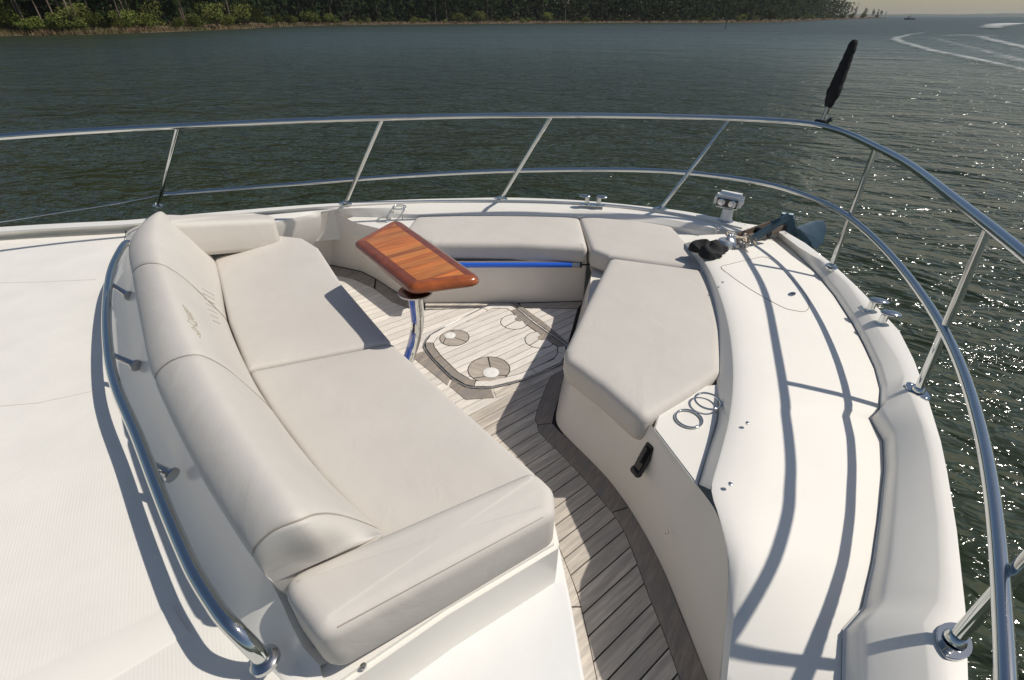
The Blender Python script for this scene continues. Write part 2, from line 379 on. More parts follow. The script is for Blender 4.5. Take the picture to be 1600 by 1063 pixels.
# positions along the shore: index in sh grows to the right of the picture
NSH = len(sh)-1
def shore_at(f):
    x = f*NSH; i = min(int(x), NSH-1); return sh[i].lerp(sh[i+1], x-i), outward(i)
PL = ['tall thin pine on the far bank', 'small lone pine on the very tip of the wooded point']
SL = ['low yellow green shrub on the far bank', 'tall green bush on the far bank']
ZONES = ['above the left end of the bow railing', 'above the second railing post from the left', 'straight above the wooden table', 'above the middle of the bow railing', 'between the searchlight and the covered staff', 'towards the tip of the point']
def zone(x, y):
    a = x/y
    return ZONES[sum(a > t for t in (-.60, -.36, -.16, .12, .42))]
for k in range(185):
    f = .02+.93*((k+rg.random())/185); p, n_ = shore_at(f); d = rg.choice((5, 8, 12, 17, 24, 32))*rg.uniform(.8, 1.3)
    if p.x < -1.2*p.y: continue
    tip = f > .90
    plant('pine_tree', ('trunk', 'crown'), PINES[rg.randrange(4)], (p.x+n_.x*d, p.y+n_.y*d, WZ+.7+min(d, 9)*.03), rg.uniform(0, 6.28), rg.uniform(.8, 1.15)*(1.0 if not tip else .85), PL[0]+' '+zone(p.x, p.y), 'tree', 'pines '+zone(p.x, p.y))
for k in range(16):   # the thin end of the point
    f = .955+.045*(k+rg.random()*.7)/16; p, n_ = shore_at(min(f, .999)); d = rg.uniform(2, 8)
    plant('pine_tree', ('trunk', 'crown'), PINES[rg.randrange(4)], (p.x+n_.x*d, p.y+n_.y*d, WZ+.6), rg.uniform(0, 6.28), rg.uniform(.45, .8)*(1.05-.35*k/16), PL[1], 'tree', 'thin pines at the very tip of the point')
for k in range(150):
    f = .01+.97*((k+rg.random())/150); p, n_ = shore_at(f); d = rg.uniform(1.5, 7) if k % 3 else rg.uniform(6, 14)
    if p.x < -1.2*p.y: continue
    v = rg.choice((0, 0, 1, 2, 3)); big = v in (1, 3)
    plant('shrub', ('stem', 'foliage'), SHRUBS[v], (p.x+n_.x*d, p.y+n_.y*d, WZ+.4+min(d, 8)*.05), rg.uniform(0, 6.28), rg.uniform(.7, 1.25)*(1.15 if f < .5 else .95), SL[1 if big else 0]+' '+zone(p.x, p.y), 'bush', ('tall bushes ' if big else 'low shrubs ')+zone(p.x, p.y))
# reeds and dry grass on the bank, the deep wood behind
bm = bmesh.new()
for k in range(12000):
    f = rg.random(); p, n_ = shore_at(f); d = abs(rg.gauss(0, 1))*2.6-.5; q = V((p.x+n_.x*d, p.y+n_.y*d, WZ+.02+max(0, min(d, 9))*.12)); a = rg.uniform(0, 3.14); h_ = rg.uniform(.35, 1.0); wv = V((math.cos(a), math.sin(a), 0))*.09
    ln = V((rg.gauss(0, .15), rg.gauss(0, .15), h_)); bm.faces.new([bm.verts.new(q-wv), bm.verts.new(q+wv), bm.verts.new(q+ln)])
me = raw(bm, 'bank_grass'); o = link('bank_grass', me, 'grass'); tag(o, 'dry reddish grass fringing the water along the far bank', 'grass', None, 'stuff')
bm = bmesh.new()
for k in range(56000):
    f = .93*rg.random(); p, n_ = shore_at(f); d = 9+66*rg.random()**1.5; h_ = rg.random()*15
    leaf_cards(bm, (p.x+n_.x*d, p.y+n_.y*d, WZ+.8+h_), 1, .5, .7+.5*f, rg)
for k in range(22000):
    f = .5+.44*rg.random(); p, n_ = shore_at(f); d = rg.uniform(4, 45)
    leaf_cards(bm, (p.x+n_.x*d, p.y+n_.y*d, WZ+.8+rg.random()*13), 1, .5, .9, rg)
me = raw(bm, 'deep_wood'); o = link('deep_wood', me, 'wood'); tag(o, 'dark mass of woodland deep behind the front pines', 'woodland', None, 'stuff')

# far low shore across the bay
def ridge(name, x0, x1, y, hmax, seed, label):
    rnd = random.Random(seed); rows = [[], [], []]; n_ = 90; hh = 0
    for i in range(n_+1):
        t = i/n_; hh = hmax*(.35+.4*abs(math.sin(t*7+seed))*abs(math.sin(t*2.3+1))+.25*rnd.random())*min(1, 8*t+.05)
        x = x0+(x1-x0)*t
        rows[0].append(V((x, y, WZ-.3))); rows[1].append(V((x, y+18, WZ+hh))); rows[2].append(V((x, y+160, WZ+hh*.6)))
    tag(loft(name, rows, 'hill'), label, None, None, 'structure')
ridge('far_hills', 1500, 6200, 3300, 17, 2, 'low hazy shore far across the bay')

# marker post, far boat, wake
mp_ = V([(57.722,155.659,-1.35)][0]); e = empty('marker_post', mp_, 'thin dark post standing in the water off the wooded point', 'post')
tube('pile', [mp_+V((0,0,-1)), mp_+V((.05,0,2.1)), mp_+V((.05,0,2.3))], .10, 'bark', e, 8); box('board', mp_+V((.05,-.12,1.9)), (1,0,0), (0,1,0), (0,0,1), .5, .04, .5, 'bark', e)
bp_ = V([(339.489,495.19,-1.35)][0]); e = empty('small_boat', bp_, 'tiny dark boat far out on the water near the horizon', 'boat')
bm = bmesh.new(); prism_bm(bm, [(bp_.x+x, bp_.y+y) for x, y in ((-4,-1.2),(2.5,-1.3),(5,0),(2.5,1.3),(-4,1.2))], bp_.z-.2, bp_.z+1.0); fin('hull', bm, 'blackp', e)
box('cabin', bp_+V((-.6,0,1.7)), (1,0,0), (0,1,0), (0,0,1), 3.0, 1.8, 1.6, 'galv', e, .2); tube('mast', [bp_+V((-.6,0,2)), bp_+V((-.6,0,4.6))], .08, 'blackp', e, 6)
def foam_mat():
    m = bpy.data.materials.new('foam'); m.use_nodes = True; n = m.node_tree.nodes; l = m.node_tree.links; b = n['Principled BSDF']
    b.inputs['Base Color'].default_value = (.78,.80,.78,1); b.inputs['Roughness'].default_value = .9
    uv = n.new('ShaderNodeUVMap'); tc = n.new('ShaderNodeTexCoord')
    mp = n.new('ShaderNodeMapping'); mp.inputs['Scale'].default_value = (1.2, .5, 1); l.new(tc.outputs['Object'], mp.inputs[0])
    nz = n.new('ShaderNodeTexNoise'); nz.inputs['Scale'].default_value = .9; nz.inputs['Detail'].default_value = 8; nz.inputs['Roughness'].default_value = .7; l.new(mp.outputs[0], nz.inputs['Vector'])
    sp = n.new('ShaderNodeSeparateXYZ'); l.new(uv.outputs[0], sp.inputs[0])
    # across the ribbon: v in 0..1 with 1 in the middle; u carries the strength
    ad = n.new('ShaderNodeMath'); ad.operation = 'MULTIPLY'; l.new(sp.outputs[1], ad.inputs[0]); l.new(sp.outputs[0], ad.inputs[1])
    a2 = n.new('ShaderNodeMath'); a2.operation = 'ADD'; l.new(ad.outputs[0], a2.inputs[0]); l.new(nz.outputs[0], a2.inputs[1])
    mr = n.new('ShaderNodeMapRange'); mr.inputs[1].default_value = .80; mr.inputs[2].default_value = 1.32; l.new(a2.outputs[0], mr.inputs[0]); l.new(mr.outputs[0], b.inputs['Alpha'])
    M['foam'] = m
foam_mat()
def foam(name, px, wid, stg, lift, label):
    pts = resample(cr([V(p) for p in px], 8), 70); vs = []; uvs = []; n_ = len(pts); K = 6
    for i, p in enumerate(pts):
        t = (pts[min(i+1, n_-1)]-pts[max(i-1, 0)]).normalized(); s = V((-t.y, t.x, 0)); f = i/(n_-1)
        wv = wid(f); 
        for k in range(K+1):
            q = k/K*2-1; vs.append(p+s*q*wv+V((0,0,.02+lift*(1-q*q)))); uvs.append((stg(f), 1-q*q))
    fs = [(i*(K+1)+k, i*(K+1)+k+1, (i+1)*(K+1)+k+1, (i+1)*(K+1)+k) for i in range(n_-1) for k in range(K)]
    me = bpy.data.meshes.new(name); me.from_pydata([tuple(v) for v in vs], [], fs); ul = me.uv_layers.new(name='UVMap')
    for lp in me.loops: ul.data[lp.index].uv = uvs[lp.vertex_index]
    smooth_by_angle(me, 60); o = link(name, me, 'foam'); tag(o, label, 'wake', None, 'stuff')
foam('wake_foam', [(87.428,119.967,-1.35),(74.03,105.739,-1.35),(63.544,93.066,-1.35),(56.76,84.195,-1.35),(51.803,75.889,-1.35),(46.756,66.053,-1.35),(41.995,56.776,-1.35),(38.268,47.736,-1.35),(35.067,40.54,-1.35),(32.488,34.952,-1.35),(29.206,27.531,-1.35)], lambda f: .5+.8*math.sin(f*3.1), lambda f: .34+.12*min(1, f*3), .12, 'bright curved line of wake foam at the upper right')
foam('wake_foam', [(65.563,89.05,-1.35),(59.224,77.812,-1.35),(52.366,66.053,-1.35),(47.164,56.776,-1.35),(42.529,48.911,-1.35),(39.21,42.593,-1.35),(34.19,32.955,-1.35)], lambda f: 1.6, lambda f: .30+.10*f, .08, 'fainter wake line inside the bright curved one')
foam('wake_foam', [(77.433,94.485,-1.35),(65.075,75.889,-1.35),(57.881,64.65,-1.35),(51.911,54.221,-1.35),(47.379,45.895,-1.35)], lambda f: 1.6, lambda f: .46, .10, 'short wake line at the right edge near the horizon')
foam('wake_foam', [(74.349,97.453,-1.35),(78.965,100.61,-1.35),(83.884,103.974,-1.35),(79.024,94.485,-1.35)], lambda f: 6, lambda f: .34, .05, 'pale churned patch between the wake lines')
foam('wake_foam', [(123.13,148.327,-1.35),(163.242,193.874,-1.35),(195.946,228.849,-1.35),(207.941,237.398,-1.35),(203.561,228.849,-1.35)], lambda f: 4+5*f, lambda f: .45+.25*f, .35, 'white spray of a boat wash close under the horizon')

# ------------------------------------------------------------------ haze over the bay
def make_haze():
    m = bpy.data.materials.new('haze_air'); m.use_nodes = True; n = m.node_tree.nodes; l = m.node_tree.links
    n.remove(n['Principled BSDF']); pv = n.new('ShaderNodeVolumePrincipled')
    pv.inputs['Color'].default_value = (.86,.88,.90,1); pv.inputs['Density'].default_value = 1.1e-4; pv.inputs['Anisotropy'].default_value = .2
    l.new(pv.outputs[0], n['Material Output'].inputs['Volume']); M['haze'] = m
    x0, x1, y0, y1, z0, z1 = -1200, 7000, -300, 3800, WZ-1.2, 24
    vs = [(x, y, z) for z in (z0, z1) for y in (y0, y1) for x in (x0, x1)]
    o = mk('haze', vs, [(0,2,3,1),(4,5,7,6),(0,1,5,4),(2,6,7,3),(0,4,6,2),(1,3,7,5)], 'haze')
    tag(o, 'thin pale haze over the whole bay', 'haze', None, 'stuff')
make_haze()

# ------------------------------------------------------------------ yacht
yacht = empty('yacht', (0, 1.5, WZ), 'white motor yacht foredeck with teak cockpit floor seen from above', 'yacht')

# gunwale lines
port_out = [(-4.58,2.719,0.48),(-3.753,2.841,0.48),(-3.266,2.96,0.48),(-2.91,3.029,0.48),(-2.534,3.088,0.48),(-2.172,3.199,0.48),(-1.585,3.365,0.48),(-1.243,3.435,0.48),(-0.751,3.515,0.48),(-0.378,3.545,0.48),(0.0,3.56,0.48),(0.468,3.501,0.48),(0.907,3.372,0.48),(1.228,3.238,0.48),(1.513,3.017,0.48)]
port_in = [(-4.454,2.623,0.48),(-3.667,2.758,0.48),(-3.198,2.883,0.48),(-2.849,2.949,0.48),(-2.483,3.011,0.48),(-2.131,3.124,0.48),(-1.561,3.304,0.48),(-1.226,3.379,0.48),(-0.74,3.457,0.48),(-0.373,3.486,0.48),(0.0,3.493,0.48),(0.461,3.442,0.48),(0.895,3.317,0.48),(1.209,3.174,0.48),(1.465,2.949,0.48)]
port_foot = [(-4.476,2.628,0.462),(-3.694,2.772,0.462),(-3.211,2.886,0.462),(-2.869,2.963,0.462),(-2.496,3.019,0.462),(-2.139,3.125,0.462),(-1.565,3.303,0.462),(-1.228,3.371,0.462),(-0.73,3.384,0.462),(-0.365,3.384,0.462),(0.0,3.371,0.462),(0.452,3.343,0.462),(0.88,3.238,0.462),(1.165,3.089,0.462),(1.381,2.93,0.462)]
port_low = [(-4.552,2.664,0.43),(-3.756,2.81,0.43),(-3.263,2.924,0.43),(-2.914,3.001,0.43),(-2.536,3.057,0.43),(-2.165,3.152,0.43),(-1.573,3.303,0.43),(-1.237,3.382,0.43),(-0.726,3.342,0.43),(-0.363,3.342,0.43),(0.0,3.329,0.43),(0.45,3.303,0.43),(0.877,3.201,0.43),(1.162,3.057,0.43),(1.387,2.924,0.43)]
def hull_side(outer):
    rows = [outer, [p+V((0,0,-.05)) for p in outer]]
    c = V((-.5, 1.0, 0))
    for f, z in ((-.035, .3), (-.05, .1), (-.05, -.1), (.03, -.5), (.12, -1.0), (.22, -1.75)):
        rows.append([V((p.x+(c.x-p.x)*f, p.y+(c.y-p.y)*f, z)) for p in outer])
    return rows
po = cr(port_out, 4); pi = cr(port_in, 4); pf = cr(port_foot, 4); pw = cr(port_low, 4)
loft('gunwale', [hull_side(po)[1], po, pi, [p+V((0,0,-.012)) for p in cr(port_in,4)], pf, pw, [p+V((0,-.01,-.2)) for p in pw]], 'gelcoat', yacht, 35)

D = [(1.72,3.038,0.402),(1.728,2.767,0.402),(1.711,2.472,0.402),(1.666,2.195,0.402),(1.597,1.91,0.402),(1.545,1.741,0.402),(1.489,1.579,0.402),(1.427,1.445,0.402),(1.35,1.328,0.402),(1.305,1.299,0.388),(1.277,1.181,0.388),(1.2,1.055,0.388),(1.071,0.876,0.388),(0.97,0.74,0.385),(0.88,0.627,0.375),(0.805,0.577,0.37),(0.748,0.475,0.36),(0.653,0.325,0.35)]
E = [(1.7,2.948,0.455),(1.708,2.691,0.455),(1.74,2.493,0.455),(1.729,2.243,0.455),(1.664,1.973,0.455),(1.598,1.732,0.455),(1.553,1.573,0.455),(1.503,1.457,0.455),(1.443,1.391,0.462),(1.418,1.316,0.482),(1.344,1.163,0.492),(1.273,1.029,0.492),(1.126,0.791,0.492),(1.023,0.642,0.492),(0.974,0.582,0.492),(0.91,0.537,0.492),(0.844,0.428,0.492),(0.738,0.289,0.492)]
Fo = [(1.74,2.981,0.455),(1.777,2.759,0.455),(1.78,2.468,0.455),(1.754,2.186,0.455),(1.72,1.937,0.455),(1.694,1.778,0.455),(1.611,1.565,0.455),(1.533,1.399,0.455),(1.494,1.329,0.462),(1.433,1.239,0.482),(1.344,1.08,0.492),(1.272,0.957,0.492),(1.152,0.763,0.492),(1.061,0.627,0.492),(1.021,0.567,0.492),(0.987,0.52,0.492),(0.916,0.425,0.492),(0.811,0.289,0.492)]
D, E, Fo = [[V(p) for p in q] for q in (D, E, Fo)]
rows = []
for d, e, f in zip(D, E, Fo):
    up = V((0, 0, 1)); h = (e-d)
    H2 = V((h.x, h.y, 0)); st_ = [d-H2*.06, d]+[d+H2*a+up*h.z*b for a, b in ((.04,.09),(.09,.24),(.15,.38),(.20,.45),(.23,.48),(.30,.535),(.42,.63),(.62,.77),(.84,.91),(.95,.97))]+[e, e.lerp(f, .5)+up*.003, f, f+V((0, 0, -.05))]
    rows.append(st_)
dense = []
for i in range(len(rows)-1):
    k = 2 if i in (8, 14) else 5
    for j in range(k):
        t = j/k
        dense.append([a.lerp(b, t) for a, b in zip(rows[i], rows[i+1])])
dense.append(rows[-1])
loft('bulwark', [list(c) for c in zip(*dense)], 'gelcoat', yacht, 60)
fo2 = [r[-2] for r in dense]
hull_line = po + [V(p) for p in [(1.514,2.963,0.5),(1.618,2.941,0.5)]] + fo2
loft('hull', hull_side([V((p.x, p.y, p.z-.03)) for p in hull_line]), 'hull', yacht, 40)

# starboard side deck with its coaming top
G1 = [(1.069,2.738,0.472),(1.058,2.367,0.472),(0.995,1.985,0.472),(0.919,1.687,0.472),(0.831,1.428,0.472),(0.739,1.218,0.472),(0.638,1.032,0.472),(0.576,0.92,0.47),(0.566,0.833,0.468),(0.563,0.762,0.452),(0.558,0.712,0.431),(0.543,0.65,0.392),(0.52,0.574,0.328),(0.487,0.477,0.262),(0.423,0.314,0.19)]
C1 = [(1.147,2.82,0.48),(1.143,2.447,0.48),(1.084,2.065,0.48),(0.989,1.699,0.48),(0.886,1.38,0.48),(0.749,1.04,0.48),(0.685,0.92,0.475),(0.651,0.843,0.473),(0.606,0.75,0.456),(0.575,0.684,0.432),(0.537,0.587,0.365),(0.495,0.469,0.285),(0.432,0.309,0.21)]
r0 = resample(cr(G1, 6), 80); r1 = resample(cr(C1, 6), 80); r3 = resample([r[0] for r in dense], 80)
r00 = [p+V((0, 0, -.02)) for p in r0]
mid = []
for f in (.12, .35, .65): mid.append([a.lerp(b, f)+V((0, 0, .006*math.sin(f*3.14))) for a, b in zip(r1, r3)])
loft('side_deck', [[p+V((0,0,-.004)) for p in r0], [a.lerp(b,.10)+V((0,0,-.0005)) for a,b in zip(r0,r1)], [a.lerp(b,.5) for a,b in zip(r0,r1)], r1]+mid+[[p+V((0,0,-.004)) for p in r3]], 'gel_deck', yacht, 60)
# inner lip beside the cushions and the shelf
lip_lo = [(1.061,2.873,0.395),(1.064,2.503,0.395),(0.988,2.089,0.395),(0.901,1.777,0.395),(0.822,1.533,0.395),(0.751,1.305,0.395),(0.655,1.131,0.395),(0.579,0.993,0.395)]
lip_hi = [(1.072,2.748,0.468),(1.062,2.375,0.468),(0.999,1.992,0.468),(0.923,1.693,0.468),(0.834,1.433,0.468),(0.741,1.222,0.468),(0.64,1.036,0.468),(0.571,0.914,0.468)]
loft('coaming_lip', [resample(cr(lip_lo, 5), 40), resample(cr(lip_hi, 5), 40)], 'gelcoat', yacht)
# cockpit side: starboard seat base and coaming face
A = [(0.481,2.869,0.0),(0.205,1.75,0.0),(0.211,1.662,0.0),(0.261,1.567,0.0),(0.396,1.362,0.0),(0.46,1.209,0.0),(0.503,1.064,0.0),(0.527,0.955,0.0),(0.535,0.905,0.0),(0.544,0.83,0.0),(0.549,0.789,0.0),(0.56,0.695,0.0),(0.568,0.631,0.0),(0.577,0.54,0.0),(0.584,0.442,0.0)]
T = [(0.492,2.703,0.29),(0.309,1.8,0.29),(0.34,1.694,0.29),(0.435,1.592,0.29),(0.502,1.244,0.39),(0.541,1.115,0.39),(0.573,0.997,0.39),(0.57,0.902,0.436),(0.566,0.836,0.463),(0.565,0.764,0.448),(0.559,0.714,0.428),(0.544,0.652,0.389),(0.521,0.576,0.325),(0.488,0.478,0.259),(0.424,0.314,0.187)]
A2 = []; T2 = []
for i in range(len(A)-1):
    for j in range(4):
        A2.append(V(A[i]).lerp(V(A[i+1]), j/4)); T2.append(V(T[i]).lerp(V(T[i+1]), j/4))
A2.append(V(A[-1])); T2.append(V(T[-1]))
def relax(P, n):
    for _ in range(n): P = [P[0]]+[(P[i-1]+P[i]*2+P[i+1])/4 for i in range(1, len(P)-1)]+[P[-1]]
    return P
A2 = relax(A2, 3); T2 = T2[:24]+relax(T2[24:], 5)
loft('seat_base', [[p+V((0,0,-.02)) for p in A2]]+[[a.lerp(b, f)+V((0,0,0)) for a, b in zip(A2, T2)] for f in (.02, .25, .5, .75, .93, .985)]+[[a.lerp(b, 1.0) for a, b in zip(A2, T2)]], 'gel_beige', yacht, 40)
# seat deck under the starboard and bow cushions, cup holder shelf
prism('seat_top', [(0.5,2.745,0.27),(0.314,1.828,0.27),(0.345,1.72,0.27),(0.442,1.617,0.27),(0.625,1.474,0.27),(0.781,1.474,0.27),(0.935,1.683,0.27),(1.036,1.961,0.27),(1.125,2.305,0.27),(1.2,2.745,0.27),(1.23,3.583,0.27),(0.542,3.799,0.27),(-0.812,3.725,0.27),(-0.725,3.228,0.27),(0.504,3.093,0.27)], .255, .283, 'gelcoat', yacht)
prism('cup_shelf', [(0.5,1.239,0.395),(0.573,0.99,0.395),(0.653,1.131,0.395),(0.75,1.308,0.395),(0.817,1.485,0.395),(0.595,1.445,0.395)], .27, .395, 'gelcoat', yacht, .004)
# port bench base and angled end panel
pb_lo = [(0.481,2.869,0.0),(0.039,2.842,0.0),(-0.597,2.834,0.0),(-0.759,2.941,0.0),(-0.995,3.195,0.0),(-1.137,3.324,0.0),(-1.399,3.437,0.0),(-1.676,3.544,0.0)]
pb_hi = [(0.538,3.045,0.3),(0.0,2.92,0.3),(-0.531,2.899,0.3),(-0.643,3.023,0.3),(-0.949,3.449,0.31),(-1.214,3.529,0.33),(-1.241,3.459,0.36),(-1.311,3.467,0.42)]
# face under the port cushion
pl = [V(p) for p in pb_lo]
top = [V((p[0]+.0, p[1]+.01, .30)) for p in pl]
loft('bench_base', [[p+V((0,0,-.02)) for p in pl[:3]], [V((p.x,p.y,.30)) for p in pl[:3]]], 'gel_beige', yacht)
panel_lo = [(-0.597,2.834,0.0),(-0.759,2.941,0.0),(-0.995,3.195,0.0),(-1.137,3.324,0.0),(-1.275,3.385,0.0),(-1.399,3.437,0.0)]+[(-1.5,3.38,0)]
panel_hi = [(-0.496,2.702,0.38),(-0.647,2.864,0.39),(-0.913,3.148,0.4),(-1.084,3.238,0.405),(-1.18,3.305,0.42),(-1.284,3.393,0.445),(-1.339,3.326,0.445)]
pl2 = []; ph2 = []
for i in range(6):
    for j in range(3):
        pl2.append(V(panel_lo[i]).lerp(V(panel_lo[i+1]), j/3)); ph2.append(V(panel_hi[i]).lerp(V(panel_hi[i+1]), j/3))
pl2.append(V(panel_lo[6])); ph2.append(V(panel_hi[6]))
loft('bench_end', [[p+V((0,0,-.02)) for p in pl2], pl2, ph2], 'gel_beige', yacht, 30)
prism('port_shelf', [(-0.489,2.667,0.4),(-0.913,3.148,0.4),(-1.087,3.245,0.4),(-1.179,3.335,0.4),(-1.114,3.414,0.4),(-0.747,3.442,0.4),(-0.507,3.387,0.4)], .30, .40, 'gelcoat', yacht, .004)
# port coaming inboard face going aft, lit
q = [V(p) for p in [(-1.339,3.326,0.445),(-1.469,3.273,0.445),(-1.626,3.222,0.445),(-1.898,3.148,0.445)]]
q0_ = V([(-1.339,3.326,0.445)][0]); ss = (0, .05, .15, .3, .5)
q = [q0_+V((-.78, -.625, 0))*a for a in ss]; qb = [V((-1.50, 3.38, 0))+V((-.78, -.625, 0))*a for a in ss]
loft('coaming_face', [qb]+[[a.lerp(b, f) for a, b in zip(qb, q)] for f in (.5, .93)]+[[p+V((-.008,.010,.002)) for p in q], [V(p) for p in [(-1.228,3.371,0.462),(-1.353,3.337,0.462),(-1.473,3.297,0.462),(-1.633,3.251,0.462),(-1.825,3.187,0.462)]]], 'gelcoat', yacht, 60)

# port deck behind the sofa, sloping fairing under the backrest
deck_edge = [(-2.629,3.179,0.42),(-2.429,2.864,0.42),(-2.173,2.395,0.42),(-1.889,1.926,0.42),(-1.626,1.577,0.42),(-1.32,1.226,0.42),(-1.049,0.942,0.42),(-0.787,0.684,0.42),(-0.591,0.519,0.42),(-0.493,0.452,0.42),(-0.354,0.356,0.42)]
Rb_px = "203,372 201,398 206,428 222,515 240,590 305,725 392,865 428,912"
fair_hi = [(-2.112,2.888,0.585),(-2.086,2.518,0.585),(-1.948,2.295,0.585),(-1.788,2.074,0.585),(-1.431,1.585,0.585),(-1.2,1.285,0.585),(-0.855,0.906,0.585),(-0.589,0.644,0.58),(-0.532,0.589,0.52),(-0.47,0.515,0.45),(-0.418,0.478,0.425)]
fe = cr(deck_edge, 5); fh = cr(fair_hi, 5)
fe = resample(fe, 60); fh = resample(fh, 60)
poly = [V(p) for p in [(-1.252,0.084,0.42),(-5.14,2.803,0.42),(-3.908,2.949,0.42),(-3.374,3.043,0.42),(-3.001,3.107,0.42),(-2.62,3.179,0.42)]] + fe + [V(p) for p in [(-0.27,0.084,0.42)]]
prism('port_deck', poly, .34, .42, 'gel_skid', yacht)
def fz(f): return [.42+.012*f, .48, .53, .58][0]
loft('sofa_fairing', [fe, [a.lerp(b, .10)+V((0,0,.0)) for a, b in zip(fe, fh)], [a.lerp(b, .55)+V((0,0,-.02)) for a, b in zip(fe, fh)], fh, [p+V((.05,.05,-.06)) for p in fh]], 'gelcoat', yacht, 60)
# ledge round the near end of the sofa, riser and the white step beside the walkway
ledge = [(-0.582,0.524,0.41),(-0.586,0.641,0.41),(-0.448,0.537,0.41),(0.126,0.882,0.41),(0.127,0.78,0.41),(-0.154,0.602,0.41),(-0.352,0.456,0.41),(-0.428,0.38,0.41),(-0.519,0.38,0.41)]
prism('sofa_ledge', [(-0.512,0.442,0.41),(-0.558,0.537,0.41),(-0.554,0.641,0.41),(-0.422,0.572,0.41),(0.116,0.899,0.41),(0.129,0.788,0.41),(0.125,0.774,0.41),(-0.154,0.599,0.41),(-0.352,0.456,0.41),(-0.423,0.402,0.41)], .20, .41, 'gelcoat', yacht, .012)
prism('step', [(0.146,0.898,0.23),(0.167,0.71,0.23),(0.181,0.525,0.23),(0.193,0.335,0.23),(-0.414,0.335,0.23),(-0.541,0.618,0.23),(-0.188,0.794,0.23)], .02, .23, 'gel_step', yacht, .008)
# moulded base of the sofa
prism('sofa_base', [(-1.564,2.324,0.3),(-1.522,2.971,0.3),(-1.266,2.84,0.3),(-0.96,2.36,0.3),(-0.579,1.827,0.3),(0.043,1.063,0.3),(0.097,0.895,0.3),(-0.342,0.683,0.3),(-0.584,0.602,0.3),(-1.001,1.063,0.3),(-1.55,1.786,0.3)], -.02, .30, 'gelcoat', yacht)

# nonskid pads on the port deck, 4 mm proud
for px_ in ([(-3.236,2.273,0.42),(-2.524,2.31,0.42),(-2.239,2.34,0.42)], [(-2.188,1.28,0.42),(-1.736,1.342,0.42),(-1.579,1.411,0.42)]):
    tube('deck_seam', px_, .0022, 'seam_light', yacht, 5)
loft('raised_band', [[V(p) for p in [(-1.135,0.409,0.421),(-0.82,0.61,0.421)]], [V(p) for p in [(-1.116,0.402,0.423),(-0.807,0.6,0.423)]], [V(p) for p in [(-0.97,0.371,0.423),(-0.75,0.553,0.423)]], [V(p) for p in [(-0.958,0.366,0.42),(-0.742,0.548,0.42)]]], 'gel_deck', yacht, 30)

# ------------------------------------------------------------------ cockpit sole: caulk bed, planks, margin boards
sole = prism('cockpit_sole', [(-1.651,3.618,0.0),(-1.406,3.46,0.0),(-1.145,3.357,0.0),(-1.003,3.227,0.0),(-0.765,2.969,0.0),(-0.603,2.869,0.0),(0.039,2.869,0.0),(0.499,2.905,0.0),(0.438,2.612,0.0),(0.271,1.971,0.0),(0.21,1.737,0.0),(0.239,1.608,0.0),(0.327,1.49,0.0),(0.402,1.365,0.0),(0.465,1.212,0.0),(0.509,1.067,0.0),(0.536,0.939,0.0),(0.552,0.799,0.0),(0.571,0.646,0.0),(0.59,0.417,0.0),(0.202,0.392,0.0),(0.132,0.928,0.0),(-0.485,1.684,0.0)], -.03, -.006, 'caulk', yacht)
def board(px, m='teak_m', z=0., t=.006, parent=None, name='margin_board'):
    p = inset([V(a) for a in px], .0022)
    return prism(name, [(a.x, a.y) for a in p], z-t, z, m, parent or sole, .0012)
inn = [(0.293,2.261,0.0),(0.239,2.121,0.0),(0.184,1.971,0.0),(0.114,1.737,0.0),(0.118,1.666,0.0),(0.13,1.608,0.0),(0.221,1.471,0.0),(0.303,1.341,0.0),(0.372,1.209,0.0),(0.387,1.183,0.0),(0.418,1.099,0.0),(0.438,0.977,0.0),(0.454,0.855,0.0),(0.472,0.745,0.0),(0.486,0.613,0.0),(0.496,0.429,0.0)]
out = [(0.45,2.612,0.0),(0.342,2.274,0.0),(0.265,1.971,0.0),(0.204,1.737,0.0),(0.191,1.679,0.0),(0.233,1.608,0.0),(0.321,1.486,0.0),(0.396,1.362,0.0),(0.46,1.209,0.0),(0.455,1.212,0.0),(0.503,1.064,0.0),(0.531,0.937,0.0),(0.547,0.797,0.0),(0.567,0.645,0.0),(0.572,0.594,0.0),(0.593,0.423,0.0)]
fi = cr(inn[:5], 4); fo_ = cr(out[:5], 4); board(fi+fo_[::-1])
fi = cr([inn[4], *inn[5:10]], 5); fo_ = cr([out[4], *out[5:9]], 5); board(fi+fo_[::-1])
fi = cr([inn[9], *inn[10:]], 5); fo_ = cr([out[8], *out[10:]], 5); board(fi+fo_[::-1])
# left margin of the walkway
lm_r = [(0.156,1.08,0.0),(0.17,1.041,0.0),(0.209,0.907,0.0),(0.227,0.823,0.0),(0.246,0.636,0.0),(0.261,0.429,0.0)]; lm_l = [(0.1,1.08,0.0),(0.112,1.041,0.0),(0.15,0.907,0.0),(0.167,0.823,0.0),(0.186,0.636,0.0),(0.198,0.429,0.0)]
board(cr(lm_r[:4], 4)+cr(lm_l[:4], 4)[::-1], 'teak'); board(cr(lm_r[3:], 4)+cr(lm_l[3:], 4)[::-1], 'teak')
